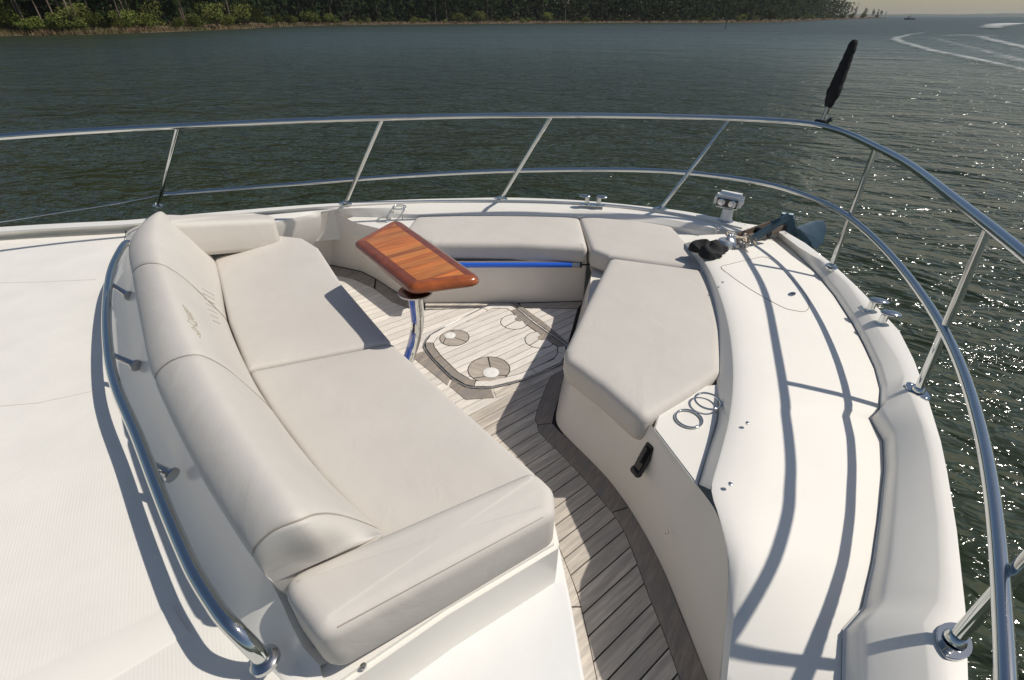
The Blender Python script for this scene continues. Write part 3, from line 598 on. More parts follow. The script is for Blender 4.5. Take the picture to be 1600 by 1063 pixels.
# boards along the foot of the port bench and its end panel
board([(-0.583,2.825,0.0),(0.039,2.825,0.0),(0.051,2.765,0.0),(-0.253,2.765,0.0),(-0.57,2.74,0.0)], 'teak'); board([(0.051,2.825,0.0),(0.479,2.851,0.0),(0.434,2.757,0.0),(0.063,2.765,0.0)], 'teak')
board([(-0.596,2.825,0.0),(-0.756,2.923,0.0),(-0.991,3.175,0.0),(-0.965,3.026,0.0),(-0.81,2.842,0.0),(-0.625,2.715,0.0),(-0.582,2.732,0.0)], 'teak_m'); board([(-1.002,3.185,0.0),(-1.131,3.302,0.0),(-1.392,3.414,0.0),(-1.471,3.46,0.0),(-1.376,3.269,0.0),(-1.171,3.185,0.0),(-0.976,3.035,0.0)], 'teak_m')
# planks
region = [V((p[0], p[1], 0)) for p in [(-1.376,3.269,0.0),(-1.171,3.185,0.0),(-0.976,3.035,0.0),(-0.81,2.842,0.0),(-0.625,2.715,0.0),(-0.569,2.732,0.0),(-0.253,2.757,0.0),(0.059,2.757,0.0),(0.429,2.748,0.0),(0.315,2.293,0.0)]] + [V((p[0],p[1],0)) for p in cr([(0.239,2.121,0.0),(0.184,1.971,0.0),(0.114,1.737,0.0),(0.118,1.666,0.0),(0.13,1.608,0.0),(0.221,1.471,0.0),(0.303,1.341,0.0),(0.372,1.209,0.0),(0.387,1.183,0.0),(0.418,1.099,0.0),(0.438,0.977,0.0),(0.454,0.855,0.0),(0.472,0.745,0.0),(0.486,0.613,0.0),(0.496,0.429,0.0)], 3)] + [V((p[0],p[1],0)) for p in cr([(0.261,0.429,0.0),(0.246,0.636,0.0),(0.227,0.823,0.0),(0.209,0.907,0.0),(0.17,1.041,0.0),(0.156,1.08,0.0)], 3)] + [V((p[0],p[1],0)) for p in [(0.0,1.186,0.0),(-0.501,1.773,0.0),(-1.359,3.045,0.0)]]
NRM = V((-AX.y, AX.x, 0)); PITCH = .0587
frame_out = [(-0.583,2.242,0.0),(-0.534,2.274,0.0),(-0.533,2.463,0.0),(-0.51,2.551,0.0),(-0.198,2.834,0.0),(-0.138,2.86,0.0),(0.0,2.851,0.0),(0.064,2.799,0.0),(0.182,2.596,0.0),(0.358,2.319,0.0),(0.323,2.15,0.0),(0.255,2.098,0.0),(0.074,1.971,0.0),(-0.09,1.859,0.0),(-0.225,1.849,0.0),(-0.333,1.95,0.0)]
def in_poly(p, poly):
    c = False; n = len(poly)
    for i in range(n):
        a, b = poly[i], poly[(i+1) % n]
        if (a[1] > p[1]) != (b[1] > p[1]) and p[0] < (b[0]-a[0])*(p[1]-a[1])/(b[1]-a[1])+a[0]: c = not c
    return c
ds = [p.dot(NRM) for p in region]; i0 = math.floor(min(ds)/PITCH); i1 = math.ceil(max(ds)/PITCH)
OFF = .012
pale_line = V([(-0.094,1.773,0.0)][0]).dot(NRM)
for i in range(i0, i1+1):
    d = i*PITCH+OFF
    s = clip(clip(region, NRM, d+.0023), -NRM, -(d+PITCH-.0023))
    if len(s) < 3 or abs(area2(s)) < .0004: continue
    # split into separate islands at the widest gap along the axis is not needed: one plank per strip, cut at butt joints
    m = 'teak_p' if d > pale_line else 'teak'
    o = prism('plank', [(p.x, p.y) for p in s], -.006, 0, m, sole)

# floor hatch with its own planks, corner rings and caps
HZ = .010
hatch_px = [(-0.513,2.338,0.01),(-0.492,2.426,0.01),(-0.396,2.535,0.01),(-0.193,2.748,0.01),(-0.144,2.794,0.01),(-0.013,2.79,0.01),(0.033,2.739,0.01),(0.14,2.557,0.01),(0.316,2.311,0.01),(0.312,2.228,0.01),(0.275,2.143,0.01),(0.137,2.045,0.01),(0.064,1.996,0.01),(-0.102,1.933,0.01),(-0.198,1.933,0.01),(-0.245,1.948,0.01),(-0.33,2.023,0.01),(-0.443,2.179,0.01),(-0.5,2.279,0.01)]
hp = [V(p) for p in hatch_px]
hatch = prism('floor_hatch', [(p.x, p.y) for p in hp], -.005, HZ-.004, 'caulk', yacht)
bm = bmesh.new(); tube_bm(bm, [p+V((0,0,-.002)) for p in cr(hp, 3, True)], .0035, 6, True); fin('hatch_trim', bm, 'galv', hatch, 60)
hin = inset(hp, .052)
hreg = inset(hp, .055)
rings_c = [V(p) for p in [(-0.342,2.392,0.01),(-0.125,2.085,0.01),(0.016,2.572,0.01),(0.163,2.371,0.01)]]
RR = [.085, .112, .085, .085]
cap_c = [V(p) for p in [(-0.371,2.412,0.01),(-0.113,2.051,0.01),(0.044,2.603,0.01),(0.179,2.392,0.01)]]; CRR = [.034, .044, .026, .026]
def circ(c, r, n=20, a0=0, a1=2*math.pi): return [c+V((math.cos(a0+(a1-a0)*k/n)*r, math.sin(a0+(a1-a0)*k/n)*r, 0)) for k in range(n+1)]
ds = [p.dot(NRM) for p in hreg]; P2 = .052
for i in range(math.floor(min(ds)/P2), math.ceil(max(ds)/P2)+1):
    d = i*P2
    s = clip(clip(hreg, NRM, d+.0023), -NRM, -(d+P2-.0023))
    if len(s) < 3 or abs(area2(s)) < .0003: continue
    prism('plank', [(p.x, p.y) for p in s], HZ-.0055, HZ, 'teak_p', hatch)
n = len(hp); cuts = [0, 3, 6, 8, 9, 11, 14, 17, n]
for a, b in zip(cuts, cuts[1:]):
    idx = [k % n for k in range(a, b+1)]
    o_ = [hp[k].lerp(hin[k], .10) for k in idx]; i_ = [hin[k] for k in idx]
    if b-a >= 1:
        pol = o_+i_[::-1]
        mcol = 'teak_m' if a in (14, 17, 6, 0) and a != 0 else 'teak_p'
        board(pol, mcol, HZ+.0014, .006, hatch)
for k, c in enumerate(rings_c):
    for (a0, a1, mm) in ((R(-30), R(95), 'teak_r'), (R(95), R(225), 'teak_r'), (R(225), R(330), 'teak_r')):
        o_ = circ(c, RR[k], 10, a0+.03, a1-.03); i_ = circ(cap_c[k], CRR[k], 10, a0+.06, a1-.06)
        prism('ring_segment', [(p.x, p.y) for p in o_+i_[::-1]], HZ-.004, HZ+.0006, mm if k < 2 else 'teak_p', hatch, .0006)
    lathe('ring_caulk', c+V((0,0,-.001)), (0,0,1), [(RR[k]+.0045, -.003), (RR[k]+.0045, .0013)], 'caulk', hatch, 28)
    if k < 2: lathe('cap', cap_c[k], (0,0,1), [(CRR[k], .0), (CRR[k], .004), (CRR[k]*.8, .007), (CRR[k]*.3, .008), (.004, .006)], 'white_p', hatch, 20)
    else: lathe('cap', cap_c[k], (0,0,1), [(CRR[k], .0), (CRR[k], .002), (CRR[k]*.8, .0025)], 'teak_m', hatch, 20)
# grey frame boards round the hatch
board([(-0.575,2.219,0.003),(-0.527,2.257,0.003),(-0.5,2.269,0.003),(-0.442,2.17,0.003),(-0.325,2.01,0.003),(-0.336,1.952,0.003)], 'teak_m', .003, .008)
board([(-0.329,1.952,0.003),(-0.318,2.005,0.003),(-0.242,1.941,0.003),(-0.195,1.926,0.003),(-0.105,1.926,0.003),(-0.087,1.856,0.003),(-0.234,1.841,0.003)], 'teak_m', .003, .008)
board([(-0.08,1.856,0.003),(-0.099,1.926,0.003),(0.064,1.989,0.003),(0.144,2.043,0.003),(0.283,2.141,0.003),(0.316,2.123,0.003),(0.151,1.983,0.003)], 'teak', .003, .008)
board([(0.0,2.82,0.003),(0.051,2.802,0.003),(0.201,2.584,0.003),(0.347,2.321,0.003),(0.322,2.334,0.003),(0.145,2.584,0.003),(0.038,2.76,0.003)], 'teak_m', .004, .008)

# ------------------------------------------------------------------ anchor locker lid on the side deck
def on_deck(px):   # height of the side deck surface between the crown and the bulwark foot
    return [V(p) for p in px]
lid = [V(p) for p in [(1.119,2.35,0.48),(1.184,2.414,0.48),(1.358,2.524,0.48),(1.446,2.577,0.48),(1.488,2.533,0.48),(1.488,2.222,0.48),(1.467,2.098,0.48),(1.436,2.027,0.48),(1.384,1.971,0.48),(1.33,1.965,0.48),(1.272,1.99,0.48),(1.179,2.145,0.48)]]
lidc = cr(lid, 5, True)
from mathutils.bvhtree import BVHTree
deck_o = bpy.data.objects['side_deck']; deck_v = [v.co for v in deck_o.data.vertices]
BV = BVHTree.FromPolygons(deck_v, [tuple(p.vertices) for p in deck_o.data.polygons])
def drop(p):
    h = BV.ray_cast(V((p.x, p.y, 2)), V((0,0,-1))); return h[0] if h[0] else p
tube('locker_lid_seam', [drop(p)+V((0,0,.0004)) for p in cr(lid, 5, True)], .0022, 'seam', yacht, 6, True)
lc_ = drop(V([(1.396,2.129,0.456)][0])); lk = empty('locker_lid_latch', lc_, 'small oval steel latch on the anchor locker lid', 'latch')
pts_ = [lc_+V((math.cos(a)*.030*.8-math.sin(a)*.014*.6, math.cos(a)*.030*.6+math.sin(a)*.014*.8, 0)) for a in [2*math.pi*k/20 for k in range(20)]]
prism('plate', pts_, lc_.z-.004, lc_.z+.005, 'steel_d', lk, .001); lathe('finger_hole', lc_+V((.006,.004,.004)), (0,0,1), [(.009,0),(.009,.002)], 'dark_hole', lk, 12)
# ------------------------------------------------------------------ cushions
def bench(label, outline, thick, **k):
    c = sum((V(p) for p in outline), V((0,0,0)))/len(outline)
    e = empty('bench_cushion', (c.x, c.y, c.z-thick), label, 'cushion', 'loose seat cushions on the bow benches')
    cushion('pad', outline, thick, 'vinyl', e, **k); return e
bench('long cream cushion on the port bench behind the wooden table', [(0.482,3.384,0.42),(0.468,2.783,0.42),(0.0,2.844,0.42),(-0.513,2.854,0.42),(-0.716,3.038,0.42),(-0.682,3.344,0.42),(-0.369,3.398,0.42),(0.0,3.411,0.42)], .125, re=.035, rc=[.03,.03,0,.05,.05,.05,0,0])
bench('wedge shaped cream cushion at the bow corner between the two long ones', [(0.471,3.33,0.425),(0.577,3.411,0.425),(0.852,3.291,0.425),(1.08,3.141,0.425),(1.099,2.832,0.425),(1.087,2.474,0.425),(0.81,2.559,0.425),(0.568,2.653,0.425),(0.483,2.752,0.425)], .13, re=.03, rc=[.03,.03,0,.03,.05,.03,0,.02,.05])
bench('wide cream cushion on the starboard bench beside the cup holder shelf', [(0.575,2.63,0.425),(0.842,2.541,0.425),(1.082,2.457,0.425),(1.036,2.146,0.425),(0.945,1.824,0.425),(0.836,1.528,0.425),(0.665,1.394,0.425),(0.459,1.246,0.425),(0.344,1.448,0.425),(0.222,1.615,0.425),(0.223,1.684,0.425),(0.361,2.068,0.425)], .135, re=.035, rc=[.05,0,.05,0,.0,.06,.06,.05,0,.06,.06,0])

# ------------------------------------------------------------------ sofa
sofa = empty('lounge_sofa', (-.75, 1.6, .30), 'long cream curved sofa with rolled backrest and two armrests', 'sofa')
cushion('seat_cushion', [(-1.743,2.61,0.43),(-1.498,2.956,0.43),(-1.334,2.913,0.43),(-1.181,2.76,0.43),(-0.89,2.27,0.43),(-0.521,1.735,0.43),(-1.056,1.534,0.43),(-1.316,1.91,0.43),(-1.507,2.227,0.43)], .14, 'vinyl', sofa, re=.022, crown=.008, rc=[.0,.03,.04,.05,0,.02,.02,0,0])
cushion('seat_cushion', [(-1.047,1.526,0.43),(-0.516,1.725,0.43),(-0.185,1.317,0.43),(0.075,1.011,0.43),(0.087,0.934,0.43),(-0.3,0.73,0.43),(-0.372,0.794,0.43),(-0.594,1.003,0.43),(-0.863,1.297,0.43)], .14, 'vinyl', sofa, re=.022, crown=.008, rc=[.02,.02,0,.05,.03,.03,.02,0,0])
Fb = [V(p) for p in [(-1.781,2.68,0.415),(-1.57,2.328,0.415),(-1.342,1.934,0.415),(-1.072,1.554,0.415),(-0.877,1.313,0.415),(-0.597,1.013,0.415),(-0.372,0.816,0.415),(-0.317,0.702,0.56)]]
Cr = [V(p) for p in [(-1.904,2.549,0.75),(-1.69,2.164,0.75),(-1.465,1.838,0.75),(-1.191,1.473,0.75),(-0.969,1.191,0.75),(-0.68,0.867,0.75),(-0.432,0.612,0.75),(-0.416,0.617,0.602)]]
Rb = [V(p) for p in [(-1.904,2.282,0.68),(-1.777,2.081,0.68),(-1.631,1.88,0.68),(-1.306,1.437,0.68),(-1.097,1.164,0.68),(-0.783,0.821,0.68),(-0.538,0.581,0.68),(-0.514,0.574,0.585)]]
def back_pt(u, v):
    k = min(int(u), 6); t = u-k
    def c4(L):
        g = lambda i: L[i] if 0 <= i < len(L) else (L[0]*2-L[1] if i < 0 else L[-1]*2-L[-2])
        p0, p1, p2, p3 = g(k-1), g(k), g(k+1), g(k+2)
        q_ = .5*((2*p1)+(p2-p0)*t+(2*p0-5*p1+4*p2-p3)*t*t+(3*p1-p0-3*p2+p3)*t**3)
        return q_.lerp(p1.lerp(p2, t), .45) if k == 6 else q_
    f, c, r = c4(Fb), c4(Cr), c4(Rb)
    hd = V((f.x-r.x, f.y-r.y, 0)); hd.normalize(); up = V((0, 0, 1)); H = c.z-f.z
    S = [f+V((0,0,-.04))-hd*.01, f.lerp(c, .0)+hd*.004, f.lerp(c, .33)+hd*.020+up*.004, f.lerp(c, .68)+hd*.030+up*.004, f.lerp(c, .90)+hd*.022+up*.002, c, c.lerp(r, .55)+up*.022, r, r-up*.07+hd*.012, r-up*.17+hd*.05]
    x = v*(len(S)-1); i = min(int(x), len(S)-2); t2 = x-i
    g = lambda i: S[i] if 0 <= i < len(S) else (S[0]*2-S[1] if i < 0 else S[-1]*2-S[-2])
    p0, p1, p2, p3 = g(i-1), g(i), g(i+1), g(i+2)
    return .5*((2*p1)+(p2-p0)*t2+(2*p0-5*p1+4*p2-p3)*t2*t2+(3*p1-p0-3*p2+p3)*t2**3)
def back_nrm(u, v):
    a = back_pt(min(u+.02, 7), v)-back_pt(max(u-.02, 0), v); b = back_pt(u, min(v+.02, 1))-back_pt(u, max(v-.02, 0))
    n = a.cross(b); n.normalize()
    return n if n.z > 0 or v < .15 else -n
NV = 40
def back_piece(u0, u1, steps, cap0=.006, cap1=.006, round0=0, round1=0):
    us = [u0, u0+.012, u0+.035, u0+.08]+[u0+.12+(u1-u0-.24)*k/steps for k in range(steps+1)]+[u1-.08, u1-.035, u1-.012, u1]
    rows = []
    for u in us:
        pts = [back_pt(u, k/NV) for k in range(NV+1)]
        c = sum(pts, V((0,0,0)))/len(pts); c.z -= .05
        pin = 0
        a = (u-u0)*.55; b = (u1-u)*.55
        for dd, cp in ((a, cap0), (b, cap1)):
            if dd < .045: pin = max(pin, cp*(1-dd/.045)**2)
        if round0 and u-u0 < .6: pin = max(pin, round0*(1-math.sqrt(max(0, 1-(1-(u-u0)/.6)**2))))
        if round1 and u1-u < .5: pin = max(pin, round1*(1-math.sqrt(max(0, 1-(1-(u1-u)/.5)**2))))
        rows.append([p+(c-p).normalized()*pin for p in pts])
    n = NV+1; vs = [v for r in rows for v in r]; fs = []
    for i in range(len(rows)-1):
        for j in range(n-1): fs.append((i*n+j, i*n+j+1, (i+1)*n+j+1, (i+1)*n+j))
    fs.append(tuple(range(n))); fs.append(tuple(range((len(rows)-1)*n, len(rows)*n))[::-1])
    return mk('back_cushion', vs, fs, 'vinyl_b', sofa, 70)
back_piece(0, 2, 14, cap0=.02, round0=.035)
back_piece(2, 4, 12)
back_piece(4, 6, 14)
back_piece(6, 7, 8, cap1=.004)
# stitched seams sunk between the back cushions
for u in (2, 4, 6):
    tube('seam', [back_pt(u, k/NV)+(sum([back_pt(u, j/NV) for j in range(0, NV+1, 4)], V((0,0,0)))/11-back_pt(u, k/NV)).normalized()*.0045 for k in range(3, 34)], .0022, 'piping', sofa, 6)
# ribbed stitching on the far end and the sewn emblem
bm = bmesh.new()
for k in range(16):
    u = .55+k*.125; v0 = .115+.004*k; ln = .105*(1-.03*k)
    pts = [back_pt(u+.16*j/5, v0+.03+ln*j/5) for j in range(6)]
    tube_bm(bm, [p+back_nrm(u, v0)*.0008 for p in pts], .0014, 5)
fin('ribbed_stitching', bm, 'stitch', sofa)
bm = bmesh.new()
def stroke(uvs, r=.0022):
    tube_bm(bm, [back_pt(2.88+u*.62, .475-v*.5)+back_nrm(2.88+u*.62, .475-v*.5)*.001 for u, v in cr_uv(uvs)], r, 5)
def cr_uv(uvs): return [(p.x, p.y) for p in cr([(a, b, 0) for a, b in uvs], 5)]
for k in range(4): stroke([(0+.06*k, .02+.022*k), (.22+.05*k, .03+.022*k), (.42, .06+.012*k)])
stroke([(.40, .02), (.55, .10), (.75, .06), (.95, .10), (1.15, .07)]); stroke([(.50, .03), (.62, .0), (.72, .07), (.84, .02), (.96, .08), (1.05, .05)]); stroke([(.45, .12), (.62, .11), (.7, .05)])
fin('sewn_emblem', bm, 'thread', sofa)
# armrests
def armrest(outline, thick):
    cushion('armrest', outline, thick, 'vinyl', sofa, re=.033, crown=.004, rc=[.05]*len(outline))
AR = [V(p) for p in [(-0.513,0.575,0.6),(0.061,0.928,0.55),(0.114,0.863,0.545),(0.113,0.782,0.545),(-0.373,0.451,0.6)]]; armrest(AR, .165)
far = [V(p) for p in [(-1.425,2.829,0.57),(-1.272,2.652,0.57),(-1.671,3.107,0.57),(-1.503,3.002,0.57)]]
a_in = V((-1.437, 2.835, .575)); b_in = V((-1.80, 2.43, .70)); nn = V((-.66, .60, 0)).normalized()
wd = .20
armrest([b_in, a_in, a_in+nn*wd*.55+V((.02,.05,-.01)), a_in+nn*wd+V((-.03,-.0,.0)), b_in+nn*wd], .20)
# seam lines on the near armrest
bm = bmesh.new()
ARi = inset(AR, .0105)
tube_bm(bm, [p+V((0,0,-.0100)) for p in [ARi[4].lerp(ARi[3], .05+.9*k/12) for k in range(13)]], .0016, 5)
fin('armrest_seam', bm, 'piping', sofa)

# ------------------------------------------------------------------ table
tbl = empty('cocktail_table', (-.55, 1.75, 0), 'glossy varnished wooden table on one bent steel leg beside the sofa', 'table')
TZ = .72
tp = [V(p) for p in [(-0.607,2.474,0.72),(-0.111,1.763,0.72),(-0.4,1.68,0.72),(-0.749,2.144,0.72)]]
top_ = inset(round_poly(tp, [.05,.05,.06,.05], 6), 0)
tin = inset(tp, .052)
def ring_board(poly_o, poly_i, i):
    a, b = poly_o[i], poly_o[(i+1) % 4]; c, d = poly_i[(i+1) % 4], poly_i[i]
    return a, b, c, d
# solid edge frame of four mitred boards with rounded rim
fr_o = dens(round_poly(tp, [.05,.05,.06,.05], 8), .02)
prof = [(.026, -.044), (.009, -.040), (.0, -.029), (.0, -.020), (.006, -.008), (.018, -.001), (.026, 0)]
rings = [[p+V((0,0,h)) for p in inset(fr_o, d)] for d, h in prof]
nfr = len(fr_o)
inner = dens(tin, .02)
def near_on(poly, p):
    best = None; bd = 9
    for i in range(len(poly)):
        a, b = poly[i], poly[(i+1) % len(poly)]; ab = b-a; t = max(0, min(1, (p-a).dot(ab)/ab.length_squared)); q = a+ab*t
        if (p-q).length < bd: bd = (p-q).length; best = q
    return best
rings.append([near_on(tin, p) for p in fr_o]); rings.append([near_on(tin, p)+V((0,0,-.02)) for p in fr_o])
vs = [v for r in rings for v in r]; fs = []
for i in range(len(rings)-1):
    for j in range(nfr): fs.append((i*nfr+j, i*nfr+(j+1) % nfr, (i+1)*nfr+(j+1) % nfr, (i+1)*nfr+j))
fs.append(tuple(range(nfr))[::-1])
ttop = mk('tabletop', vs, fs, 'varnish_d', tbl, 60)
ttop.data.materials.append(M['varnish_e'])
mcen = sum(tp, V((0,0,0)))/4
for p in ttop.data.polygons:
    if p.center.z < TZ-.03: continue
    bd = []
    for k in range(4):
        e = tp[(k+1) % 4]-tp[k]; nn_ = V((-e.y, e.x, 0)).normalized(); bd.append(abs((V(p.center)-tp[k]).dot(nn_)))
    if bd.index(min(bd)) in (1, 3): p.material_index = 1
# strips across the inset panel, running parallel to the image-right short side
sd = AX.normalized(); nrm = V((-sd.y, sd.x, 0))
tri = [V((p.x, p.y, 0)) for p in inset(tin, .0003)]
dd = [p.dot(nrm) for p in tri]; NS = 15
for k in range(NS):
    d0 = min(dd)+(max(dd)-min(dd))*k/NS; d1 = min(dd)+(max(dd)-min(dd))*(k+1)/NS
    s = clip(clip(tri, nrm, d0+.0002), -nrm, -d1+.0002)
    if len(s) > 2: prism('slat', [(p.x, p.y) for p in s], TZ-.012, TZ+.0006, 'varnish_o', ttop)
# bent leg
leg_c = cr([(-0.394,1.746,0.665),(-0.406,1.787,0.6),(-0.421,1.85,0.5),(-0.453,1.948,0.36),(-0.514,2.064,0.18),(-0.559,2.087,0.06),(-0.579,2.081,0.0)], 8)
ux = V((1,0,0))
leg = tube('leg', leg_c, .030, 'steel', tbl, 24)
lathe('foot_plate', leg_c[-1]+V((0,0,-.002)), (0,0,1), [(.06, .0), (.06, .006), (.05, .012), (.034, .014)], 'steel', leg, 28)
lathe('top_plate', V((leg_c[0].x, leg_c[0].y, TZ-.052)), (0,0,-1), [(.07, .0), (.07, .006), (.04, .02)], 'steel_d', leg, 24)
# blue film strips left on the leg
def film(i0, i1):
    rows = []
    for i in range(i0, i1+1):
        t = (leg_c[min(i+1, len(leg_c)-1)]-leg_c[max(i-1, 0)]).normalized()
        f = V((-.55, -.835, 0)); f = (f-t*f.dot(t)).normalized(); s = t.cross(f)
        rows.append([leg_c[i]+(f*math.cos(a)+s*math.sin(a))*.0306 for a in [R(-38+76*k/8) for k in range(9)]])
    loft('blue_film', rows, 'blue', leg, 60)
film(3, 19); film(24, 43)

# blue wrapped tube under the port cushion
tb = [(-0.235,2.803,0.295),(0.377,2.808,0.295)]
pole = empty('wrapped_tube', V(tb[0]), 'bright blue wrapped tube running along the port bench front', 'tube')
q0, q1 = V(tb[0])+V((-.25,0,0)), V(tb[1])
for e in (q0, q1): e.y -= .015
tube('blue_sleeve', [q0, q1], .0165, 'blue', pole, 16)
tube('end_fitting', [q1, q1+(q1-q0).normalized()*.05], .016, 'steel_d', pole, 14)
tube('end_cap', [q1+(q1-q0).normalized()*.05, q1+(q1-q0).normalized()*.062], .019, 'blackp', pole, 14)
dv = (q1-q0).normalized()
tube('bracket_rod', [q1+dv*.06, q1+dv*.14+V((0,.012,.0))], .006, 'blackp', pole, 8)

# ------------------------------------------------------------------ bow railing
rail = empty('bow_railing', V([(0.0,3.497,0.5)][0]), 'polished steel bow railing running round the whole foredeck edge', 'railing')
top_l = cr([(-3.259,2.338,1.07),(-3.01,2.525,1.07),(-2.695,2.708,1.07),(-2.312,2.879,1.07),(-1.924,2.99,1.07),(-1.389,3.152,1.07),(-0.807,3.262,1.07),(-0.285,3.342,1.07),(0.254,3.366,1.07),(0.813,3.342,1.07),(1.201,3.284,1.07),(1.493,3.217,1.07),(1.687,3.131,1.07),(1.795,3.01,1.07),(1.814,2.757,1.07),(1.765,2.469,1.07),(1.71,2.152,1.07),(1.559,1.729,1.07),(1.448,1.412,1.07),(1.367,1.199,1.07)]+[(1.262,.935,1.07),(1.125,.71,1.07),(.99,.49,1.07),(.84,.27,1.07),(.64,.03,1.07)], 6)
top_l = relax(top_l, 10)
low_l = cr([(-2.504,3.428,0.54),(-1.812,3.442,0.59),(-1.147,3.447,0.64),(-0.543,3.492,0.67),(0.054,3.508,0.69),(0.669,3.456,0.71),(1.157,3.314,0.73),(1.588,3.029,0.735),(1.712,2.699,0.74),(1.735,2.399,0.74),(1.644,1.907,0.73),(1.465,1.382,0.72),(1.278,1.02,0.715),(1.105,0.746,0.71),(0.96,0.541,0.7),(0.815,0.349,0.69),(0.731,0.24,0.68)], 6)
tube('top_rail', top_l, .0165, 'steel', rail, 16)
low_l = relax(low_l, 8)
tube('mid_rail', low_l, .0150, 'steel', rail, 16)
wl = [(-2.527,3.445,0.53),(-2.739,3.292,0.52),(-3.049,3.167,0.5),(-3.347,3.052,0.48),(-3.71,2.909,0.47)]
tube('lifeline', cr(wl, 4), .0045, 'steel', rail, 8)
a, b = V(wl[1]), V(wl[2]); dv = (b-a).normalized()
tube('turnbuckle', [a-dv*.03, a+dv*.03], .008, 'steel_d', rail, 10)
stan = [("247,322,.48", "277,200,1.06"), ("540,318,.485", "597,187,1.06"), ("783,310,.485", "861,183,1.06"), ("1032,326,.485", "1140,188,1.06"), ("1299,417,.503", "1368,233,1.06"), ("1436,612,.503", "1545,355,1.06"), ("1488,1000,.503", "1680,720,1.06")]
SB = [(-2.508,3.372,0.48),(-1.19,3.413,0.485),(-0.08,3.53,0.485),(1.033,3.302,0.485),(1.744,2.414,0.461),(1.466,1.346,0.472),(0.937,0.495,0.498)]
ST = [(-1.938,3.008,1.06),(-0.813,3.278,1.06),(0.25,3.37,1.06),(1.353,3.255,1.06),(1.772,2.475,1.06),(1.466,1.427,1.06)]+[(1.045,.58,1.068)]
for a, b in zip(SB, ST):
    a, b = V(a), V(b); s = tube('stanchion', [a, b], .0135, 'steel', rail, 14)
    tdir = V((b.x-a.x, b.y-a.y, 0)); tdir.normalize() if tdir.length > .01 else None
    bm = bmesh.new(); n_ = 24
    lo = []
    perp = V((-tdir.y, tdir.x, 0))
    pol = [(a+tdir*(math.cos(2*math.pi*k/n_)*.052)+perp*(math.copysign(abs(math.sin(2*math.pi*k/n_))**1.4, math.sin(2*math.pi*k/n_))*.030)) for k in range(n_)]
    prism_bm(bm, [(p.x, p.y) for p in pol], a.z-.004, a.z+.004, .0015)
    lathe_bm(bm, a+V((0,0,.003)), (b-a).normalized(), [(.021, .0), (.021, .006), (.0165, .016)], 16)
    fin('base_plate', bm, 'steel', s, 40)
    bm = bmesh.new()
    for sg in (-1, 1): lathe_bm(bm, a+tdir*sg*.038+V((0,0,.003)), (0,0,1), [(.005, 0), (.005, .002), (.003, .003)], 8)
    fin('screws', bm, 'steel_d', s, 40)

# ------------------------------------------------------------------ grab rail behind the sofa
gr = empty('grab_rail', V([(-1.483,1.491,0.5)][0]), 'curved polished steel grab rail on the deck behind the sofa backrest', 'rail')
gl = relax(cr([(-2.125,2.533,0.545),(-2.139,2.518,0.555),(-2.061,2.344,0.56),(-1.938,2.104,0.56),(-1.681,1.713,0.56),(-1.463,1.417,0.56),(-1.325,1.254,0.56),(-1.206,1.129,0.56),(-1.102,1.021,0.56),(-0.919,0.822,0.56),(-0.768,0.664,0.56),(-0.699,0.596,0.56),(-0.628,0.535,0.56),(-0.599,0.512,0.56),(-0.57,0.493,0.555),(-0.539,0.476,0.52),(-0.524,0.472,0.465)], 6), 6)
tube('rail', gl, .017, 'steel', gr, 18)
PB = [(-1.765,1.961,0.53),(-1.387,1.426,0.53),(-0.956,0.915,0.53)]; PT = [(-1.9,2.044,0.553),(-1.499,1.467,0.553),(-1.029,0.941,0.553)]
for a, b in zip(PB, PT):
    a, b = V(a), V(b); a2 = a
    p = tube('post', [a, b], lambda t: .0135-.004*t, 'steel_d', gr, 12)
    d = (b-a).normalized(); lathe('flange', a-d*.002, d, [(.022, -.004), (.022, .004), (.016, .010)], 'steel_d', p, 18)
lathe('end_flange', gl[-1], (gl[-2]-gl[-1]), [(.031, -.006), (.031, .004), (.024, .010), (.018, .012)], 'steel_d', gr, 22)

# ------------------------------------------------------------------ covered staff on the bow rail
stf = empty('covered_flagstaff', V([(1.809,3.049,1.07)][0]), 'short staff in a black fabric cover clamped to the bow railing', 'flagstaff')
b0 = V([(1.83,3.09,1.07)][0])
dirv = (V([(1.488,2.491,1.42)][0])-b0) if 0 else V((.10, .03, 1)).normalized()
def along(px_y, L): return b0+dirv*L
tube('staff', [b0+dirv*.01, b0+dirv*.12], .010, 'steel_d', stf, 10)
tube('pin', [b0+dirv*.05+V((.014,0,0)), b0+dirv*.13+V((.012,0,0))], .0035, 'bronze', stf, 8)
def cov(t): return (.021+.016*min(1, t*5))*(1-.42*max(0, t-.25)/.75) if t < .97 else .014
cpts = [b0+dirv*(.09+.33*k/24)+V((.0015*math.sin(k*1.9), .0015*math.cos(k*2.3), 0)) for k in range(25)]
tube('cover', cpts, lambda t: cov(t)*(1+.025*math.sin(t*31)), 'black', stf, 12)
tr = (top_l[80]-top_l[79])
near = min(range(len(top_l)), key=lambda i: (top_l[i]-b0).length); tdir = (top_l[near+1]-top_l[near-1]).normalized()
tube('clamp', [b0-tdir*.035, b0+tdir*.035], .021, 'blackp', stf, 14)
lathe('clamp_knob', b0+V((.02,-.02,.02)), (.6,-.6,.3), [(.006,0),(.012,.01),(.012,.022),(.006,.026)], 'blackp', stf, 12)

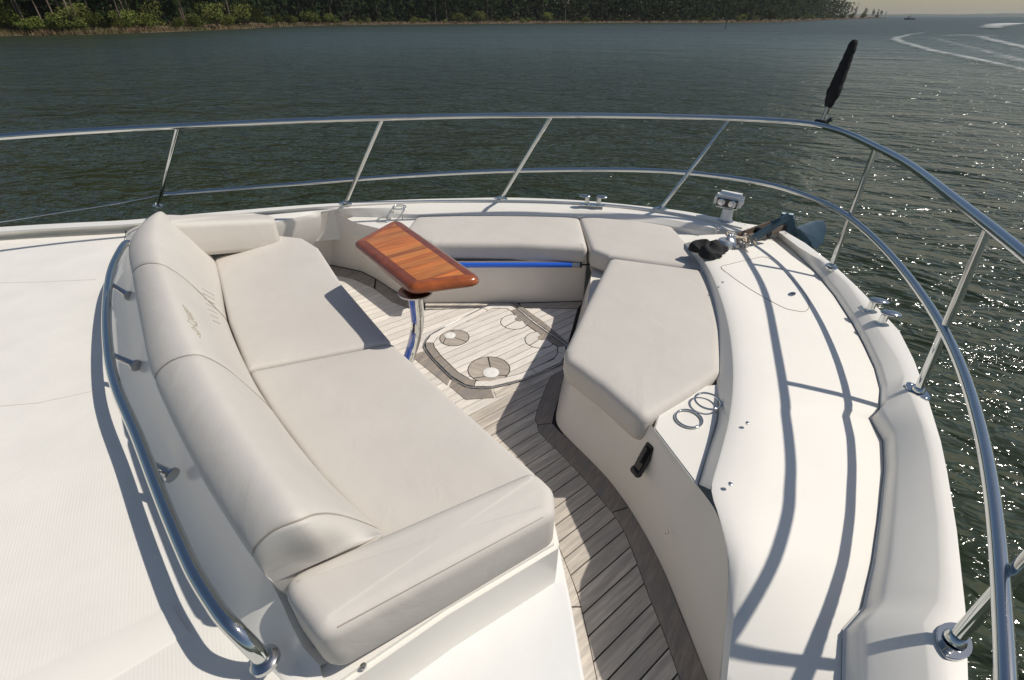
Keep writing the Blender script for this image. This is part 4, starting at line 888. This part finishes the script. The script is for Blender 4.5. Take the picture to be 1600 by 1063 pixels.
# ------------------------------------------------------------------ cup holders, latch
def cup_holder(c, ht, label):
    c = V(c); e = empty('cup_holder', c, label, 'cup holder', 'folding steel cup holders on the shelves')
    r = .046
    tube('hoop', circ(c+V((0,0,ht)), r, 31)[:-1], .0042, 'steel', e, 8, True)
    for a in ((R(60), R(180), R(300)) if ht > .03 else (R(300),)):
        d = V((math.cos(a), math.sin(a), 0))
        tube('wire_leg', [c+d*r+V((0,0,ht)), c+d*r*.99+V((0,0,.004)), c+d*r*.8+V((0,0,.003))], .0028, 'steel', e, 8)
    return e
cup_holder([(0.724,1.357,0.395)][0], .022, 'steel cup holder nearer the side deck on the starboard shelf')
cup_holder([(0.634,1.281,0.395)][0], .006, 'steel cup holder nearer the cushion on the starboard shelf')
cup_holder([(-0.797,3.361,0.4)][0], .075, 'steel wire cup holder standing behind the far end of the wooden table')
cup_holder([(-0.902,3.296,0.4)][0], .008, 'steel cup holder half hidden by the table corner on the port shelf')
# latch on the starboard face
fa, fb = V([(0.465,1.197,0.2)][0])+V((-.012,-.004,.004)), V([(0.524,1.239,0.335)][0])+V((-.012,-.004,.004))
lt = empty('locker_latch', (fa+fb)/2, 'black plastic latch on the face below the cup holder shelf', 'latch')
ax_ = (fb-fa).normalized(); cen = (fa+fb)/2
out_n = V((-.94,-.29,.19)); out_n = (out_n-ax_*out_n.dot(ax_)).normalized(); sdv = ax_.cross(out_n)
box('body', cen+out_n*.002, sdv, ax_, out_n, .042, .115, .024, 'blackp', lt, .004)
box('lever', cen+out_n*.018+ax_*.012, sdv, ax_, out_n, .024, .065, .012, 'blackp', lt, .003)
lathe('hinge_knuckle', cen-ax_*.062+out_n*.006-sdv*.020, sdv, [(.013, 0), (.016, .004), (.016, .036), (.013, .040)], 'blackp', lt, 14)

# ------------------------------------------------------------------ foredeck, searchlight, anchor gear
prism('foredeck', [(1.06,3.387,0.4),(1.634,3.233,0.4),(1.835,3.148,0.4),(1.73,2.977,0.4),(1.259,2.771,0.4),(1.097,2.695,0.4),(1.086,3.112,0.4)], .28, .40, 'gel_deck', yacht)
prism('bow_block', [(1.363,3.14,0.47),(1.544,3.056,0.47),(1.515,2.964,0.47),(1.467,2.887,0.47),(1.314,2.953,0.47),(1.305,3.044,0.47)], .30, .47, 'gelcoat', yacht, .01)
sl = empty('searchlight', V([(1.401,3.068,0.47)][0]), 'white twin lamp searchlight on a short post at the bow', 'searchlight')
sb = V([(1.405,3.08,0.47)][0])
lathe('base', sb, (0,0,1), [(.052,0),(.052,.012),(.046,.018)], 'steel_d', sl, 24)
lathe('post', sb, (0,0,1), [(.040,.016),(.036,.03),(.034,.09)], 'white_p', sl, 20)
fx = V((.84,-.54,-.03)).normalized(); fy = V((-.54,-.84,-.06)); fy = (fy-fx*fy.dot(fx)).normalized(); fzv = fx.cross(fy); fzv = fzv if fzv.z > 0 else -fzv
hc = sb+V((.005,.03,.135))
hs_ = box('housing', hc, fx, fy, fzv, .170, .125, .086, 'white_p', sl, .020, 4)
box('bezel', hc+fy*.0605, fx, fy, fzv, .132, .008, .054, 'lampblk', hs_, .003)
for sg in (-1, 1):
    lathe('lens', hc+fy*.063+fx*sg*.034, fy, [(.025,0),(.024,.003),(.016,.006),(.004,.008)], 'lens', hs_, 18)
# anchor: shank on the roller, two flukes beyond the bow
an = empty('anchor', V([(1.769,3.084,0.42)][0]), 'dark steel anchor stowed over the bow roller', 'anchor')
s0, s1 = V([(1.394,2.713,0.47)][0]), V([(1.66,2.823,0.6)][0])
ad = (s1-s0).normalized(); sdn = ad.cross(V((0,0,1))).normalized(); upn = sdn.cross(ad)
box('shank', (s0+s1)/2, ad, sdn, upn, (s1-s0).length, .022, .05, 'anchor', an, .004)
def fluke(pts, n_, t=.012):
    P = [V(p) for p in pts]; vs = [p+V(n_)*t/2 for p in P]+[p-V(n_)*t/2 for p in P]; k = len(P)
    fs = [tuple(range(k)), tuple(range(k, 2*k))[::-1]]+[(i, (i+1) % k, k+(i+1) % k, k+i) for i in range(k)]
    return mk('fluke', vs, fs, 'anchor', an, 30)
fluke([(1.714,2.995,0.56),(1.792,2.999,0.55),(1.859,2.977,0.4),(1.764,2.986,0.44),(1.696,2.986,0.5)], (.3,.8,.5))
fluke([(1.847,3.002,0.46),(2.025,3.119,0.46),(2.084,3.119,0.46),(2.105,3.107,0.42),(2.053,3.01,0.36),(2.041,3.034,0.3),(1.911,3.027,0.38)], (-.4,.6,.7))
fluke([(1.793,2.931,0.47),(1.845,2.979,0.46),(2.046,3.045,0.3),(1.985,3.034,0.3)], (.9,.2,.4))
tube('ring', circ(V([(1.782,2.929,0.55)][0]), .024, 19)[:-1], .003, 'steel_d', an, 6, True)
# bow roller
rl = empty('bow_roller', V([(1.663,3.051,0.37)][0]), 'worn brown bow roller channel under the anchor shank', 'roller')
c0, c1 = V([(1.399,2.812,0.45)][0]), V([(1.737,3.021,0.47)][0]); rd = (c1-c0).normalized(); rs = V((-rd.y, rd.x, 0)).normalized()
for sg in (-1, 1): box('cheek', (c0+c1)/2+rs*sg*.045+V((0,0,.005)), rd, rs, V((0,0,1)), (c1-c0).length*.8, .010, .04, 'bronze', rl, .003)
box('tray', (c0+c1)/2+V((0,0,-.015)), rd, rs, V((0,0,1)), (c1-c0).length, .09, .010, 'bronze', rl, .002)
for f in (.55, .95): tube('roller_pin', [c0.lerp(c1, f)-rs*.055, c0.lerp(c1, f)+rs*.055], .022, 'blackp', rl, 14)
# windlass under black cover
wl_ = empty('windlass', V([(1.25,2.834,0.36)][0]), 'anchor windlass partly under a draped black cover', 'windlass')
wc = V([(1.103,2.552,0.487)][0])
bm = bmesh.new(); bmesh.ops.create_icosphere(bm, subdivisions=4, radius=1)
rg = random.Random(3)
for v in bm.verts:
    d = v.co.copy(); a = math.atan2(d.y, d.x); k = 1+.20*math.sin(3*a+.6)+.10*math.sin(5*a)+.04*math.sin(11*a+d.z*7)
    v.co = wc+V((d.x*.095*k+.01, d.y*.085*k, max(0, d.z)**.7*.055*(1+.3*math.sin(a*4+d.z*6)) if d.z > 0 else d.z*.005))
fin('cover', bm, 'black', wl_, 80)
gc = V([(1.278,2.69,0.5)][0])
lathe('gypsy', V((gc.x, gc.y, .47)), V((.5,-.4,.8)), [(.045,0),(.048,.012),(.03,.022),(.03,.03),(.048,.042),(.036,.052),(.014,.056)], 'steel_d', wl_, 20)
lathe('motor_drum', V((gc.x-.03, gc.y-.02, .465)), (0,0,1), [(.05,0),(.05,.03),(.036,.05)], 'galv', wl_, 18)
# chain links from the gypsy to the shank
ch = empty('anchor_chain', gc, 'short galvanised chain heaped between windlass and anchor', 'chain')
p_ = cr([gc+V((0,0,.03)), V([(1.379,2.803,0.47)][0]), V([(1.407,2.781,0.45)][0]), V([(1.448,2.83,0.455)][0]), V([(1.433,2.737,0.46)][0]), V([(1.369,2.696,0.465)][0]), V([(1.364,2.771,0.45)][0]), V([(1.328,2.719,0.435)][0]), V([(1.268,2.646,0.43)][0])], 6)
p_ = resample(p_, 30)
lm = None
for i in range(len(p_)-1):
    c = (p_[i]+p_[i+1])/2; t = (p_[i+1]-p_[i]).normalized(); s = t.orthogonal().normalized(); s = s if i % 2 else t.cross(s)
    pts = [c+t*math.cos(a)*.019+s*math.sin(a)*.012 for a in [2*math.pi*k/10 for k in range(10)]]
    tube('link', pts, .0045, 'galv', ch, 6, True)
rp = empty('anchor_line', gc+V((.02,.01,0)), 'tan rope lashed round the anchor chain', 'rope')
bm = bmesh.new()
for k in range(7):
    base = [V([(1.3,2.744,0.51),(1.315,2.685,0.51),(1.357,2.714,0.51),(1.36,2.655,0.51),(1.398,2.704,0.51),(1.389,2.627,0.51)][j])+V((rg.uniform(-.03,.03), rg.uniform(-.035,.035), rg.uniform(-.012,.012))) for j in range(6)]
    tube_bm(bm, cr(base, 6), .0052, 6)
fin('strands', bm, 'rope', rp, 80)
# foredeck mooring bollards with flared heads
def bollards(pts, heads, label, z):
    e = empty('mooring_bollard', V(pts[0]), label, 'bollard', 'twin mooring bollards at the bow')
    a, b = V(pts[0]), V(pts[1]); d = (b-a).normalized(); n_ = V((-d.y, d.x, 0)); 
    box('plate', (a+b)/2+V((0,0,.002)), d, n_, V((0,0,1)), (b-a).length+.09, .055, .006, 'steel', e, .002)
    for p, sg, hd in ((a, -1, heads[0]), (b, 1, heads[1])):
        st_ = lathe('stem', p, (0,0,1), [(.024,0),(.018,.008),(.0155,.02),(.0155,.05),(.018,.056)], 'steel', e, 18)
        bm = bmesh.new(); hv = V(hd); c = p+V((0,0,.060))+hv*.018; u = hv.normalized(); v = V((-u.y,u.x,0))
        bmesh.ops.create_icosphere(bm, subdivisions=3, radius=1)
        for q in bm.verts: q.co = c+u*q.co.x*.042+v*q.co.y*.028+V((0,0,1))*(q.co.z*.011 if q.co.z > 0 else q.co.z*.006)
        fin('head', bm, 'steel', e, 60)
    return e
pa, pb2 = V([(0.532,3.385,0.485)][0]), V([(0.612,3.371,0.485)][0]); dd_ = (pb2-pa).normalized()
bollards([pa, pb2], [-dd_, dd_], 'twin steel bollards with outward heads on the port gunwale', 0)
bs = [(1.676,1.957,0.447),(1.658,1.843,0.447)]; b_a, b_b = V(bs[0]), V(bs[1])
od = V((.8,-.3,0)).normalized()
prism('lit_sliver_plate', [(1.712,2.201,0.436),(1.731,2.133,0.436),(1.73,2.018,0.436),(1.697,1.834,0.436),(1.611,1.668,0.436),(1.558,1.636,0.436),(1.587,1.741,0.436),(1.628,1.9,0.436),(1.668,2.081,0.436)], .39, .436, 'gelcoat', yacht, .006)  # plate added to catch sun, for lit slivers of the cleat pocket floor
bollards([b_a, b_b], [od, od], 'twin mushroom headed steel bollards on the starboard bulwark', 0)

# small deck fittings
def dot(px, z, r=.006, m='steel_d', nrm=(0,0,1), name='deck_screw'):
    lathe(name, V(px), nrm, [(r, -.004), (r, .0015), (r*.6, .0025)], m, yacht, 12)
for p in [(0.768,1.158,0.497),(0.622,0.914,0.493),(1.049,2.158,0.498)]: dot(p, 0)
for p in [(-0.46,0.477,0.411),(-0.327,0.483,0.411)]: dot(p, 0, .007)
dot([(0.516,0.98,0.17)][0], 0, .006, 'steel_d', (-.9,-.3,.2)); dot([(0.352,2.902,0.18)][0], 0, .006, 'blackp', (0,-1,0))
dot([(-1.374,1.466,0.53)][0], 0, .007, 'blackp', (-.5,-.5,.6))

tube('panel_joint', [(0.573,0.996,0.388),(0.57,0.996,0.345),(0.566,1.0,0.29),(0.547,0.983,0.19)], .0014, 'seam', yacht, 5)
bw_o = bpy.data.objects['bulwark']
BW = BVHTree.FromPolygons([v.co for v in bw_o.data.vertices], [tuple(p.vertices) for p in bw_o.data.polygons])
dh = V([(1.452,1.542,0.44)][0]); hit = BW.ray_cast(V((dh.x, dh.y, 1.0)), V((0,0,-1)))
if hit[0]:
    nn_ = hit[1] if hit[1].z > 0 else -hit[1]
    lathe('bulwark_drain', hit[0], nn_, [(.016,-.004),(.016,.0015),(.011,.002)], 'dark_hole', yacht, 14)
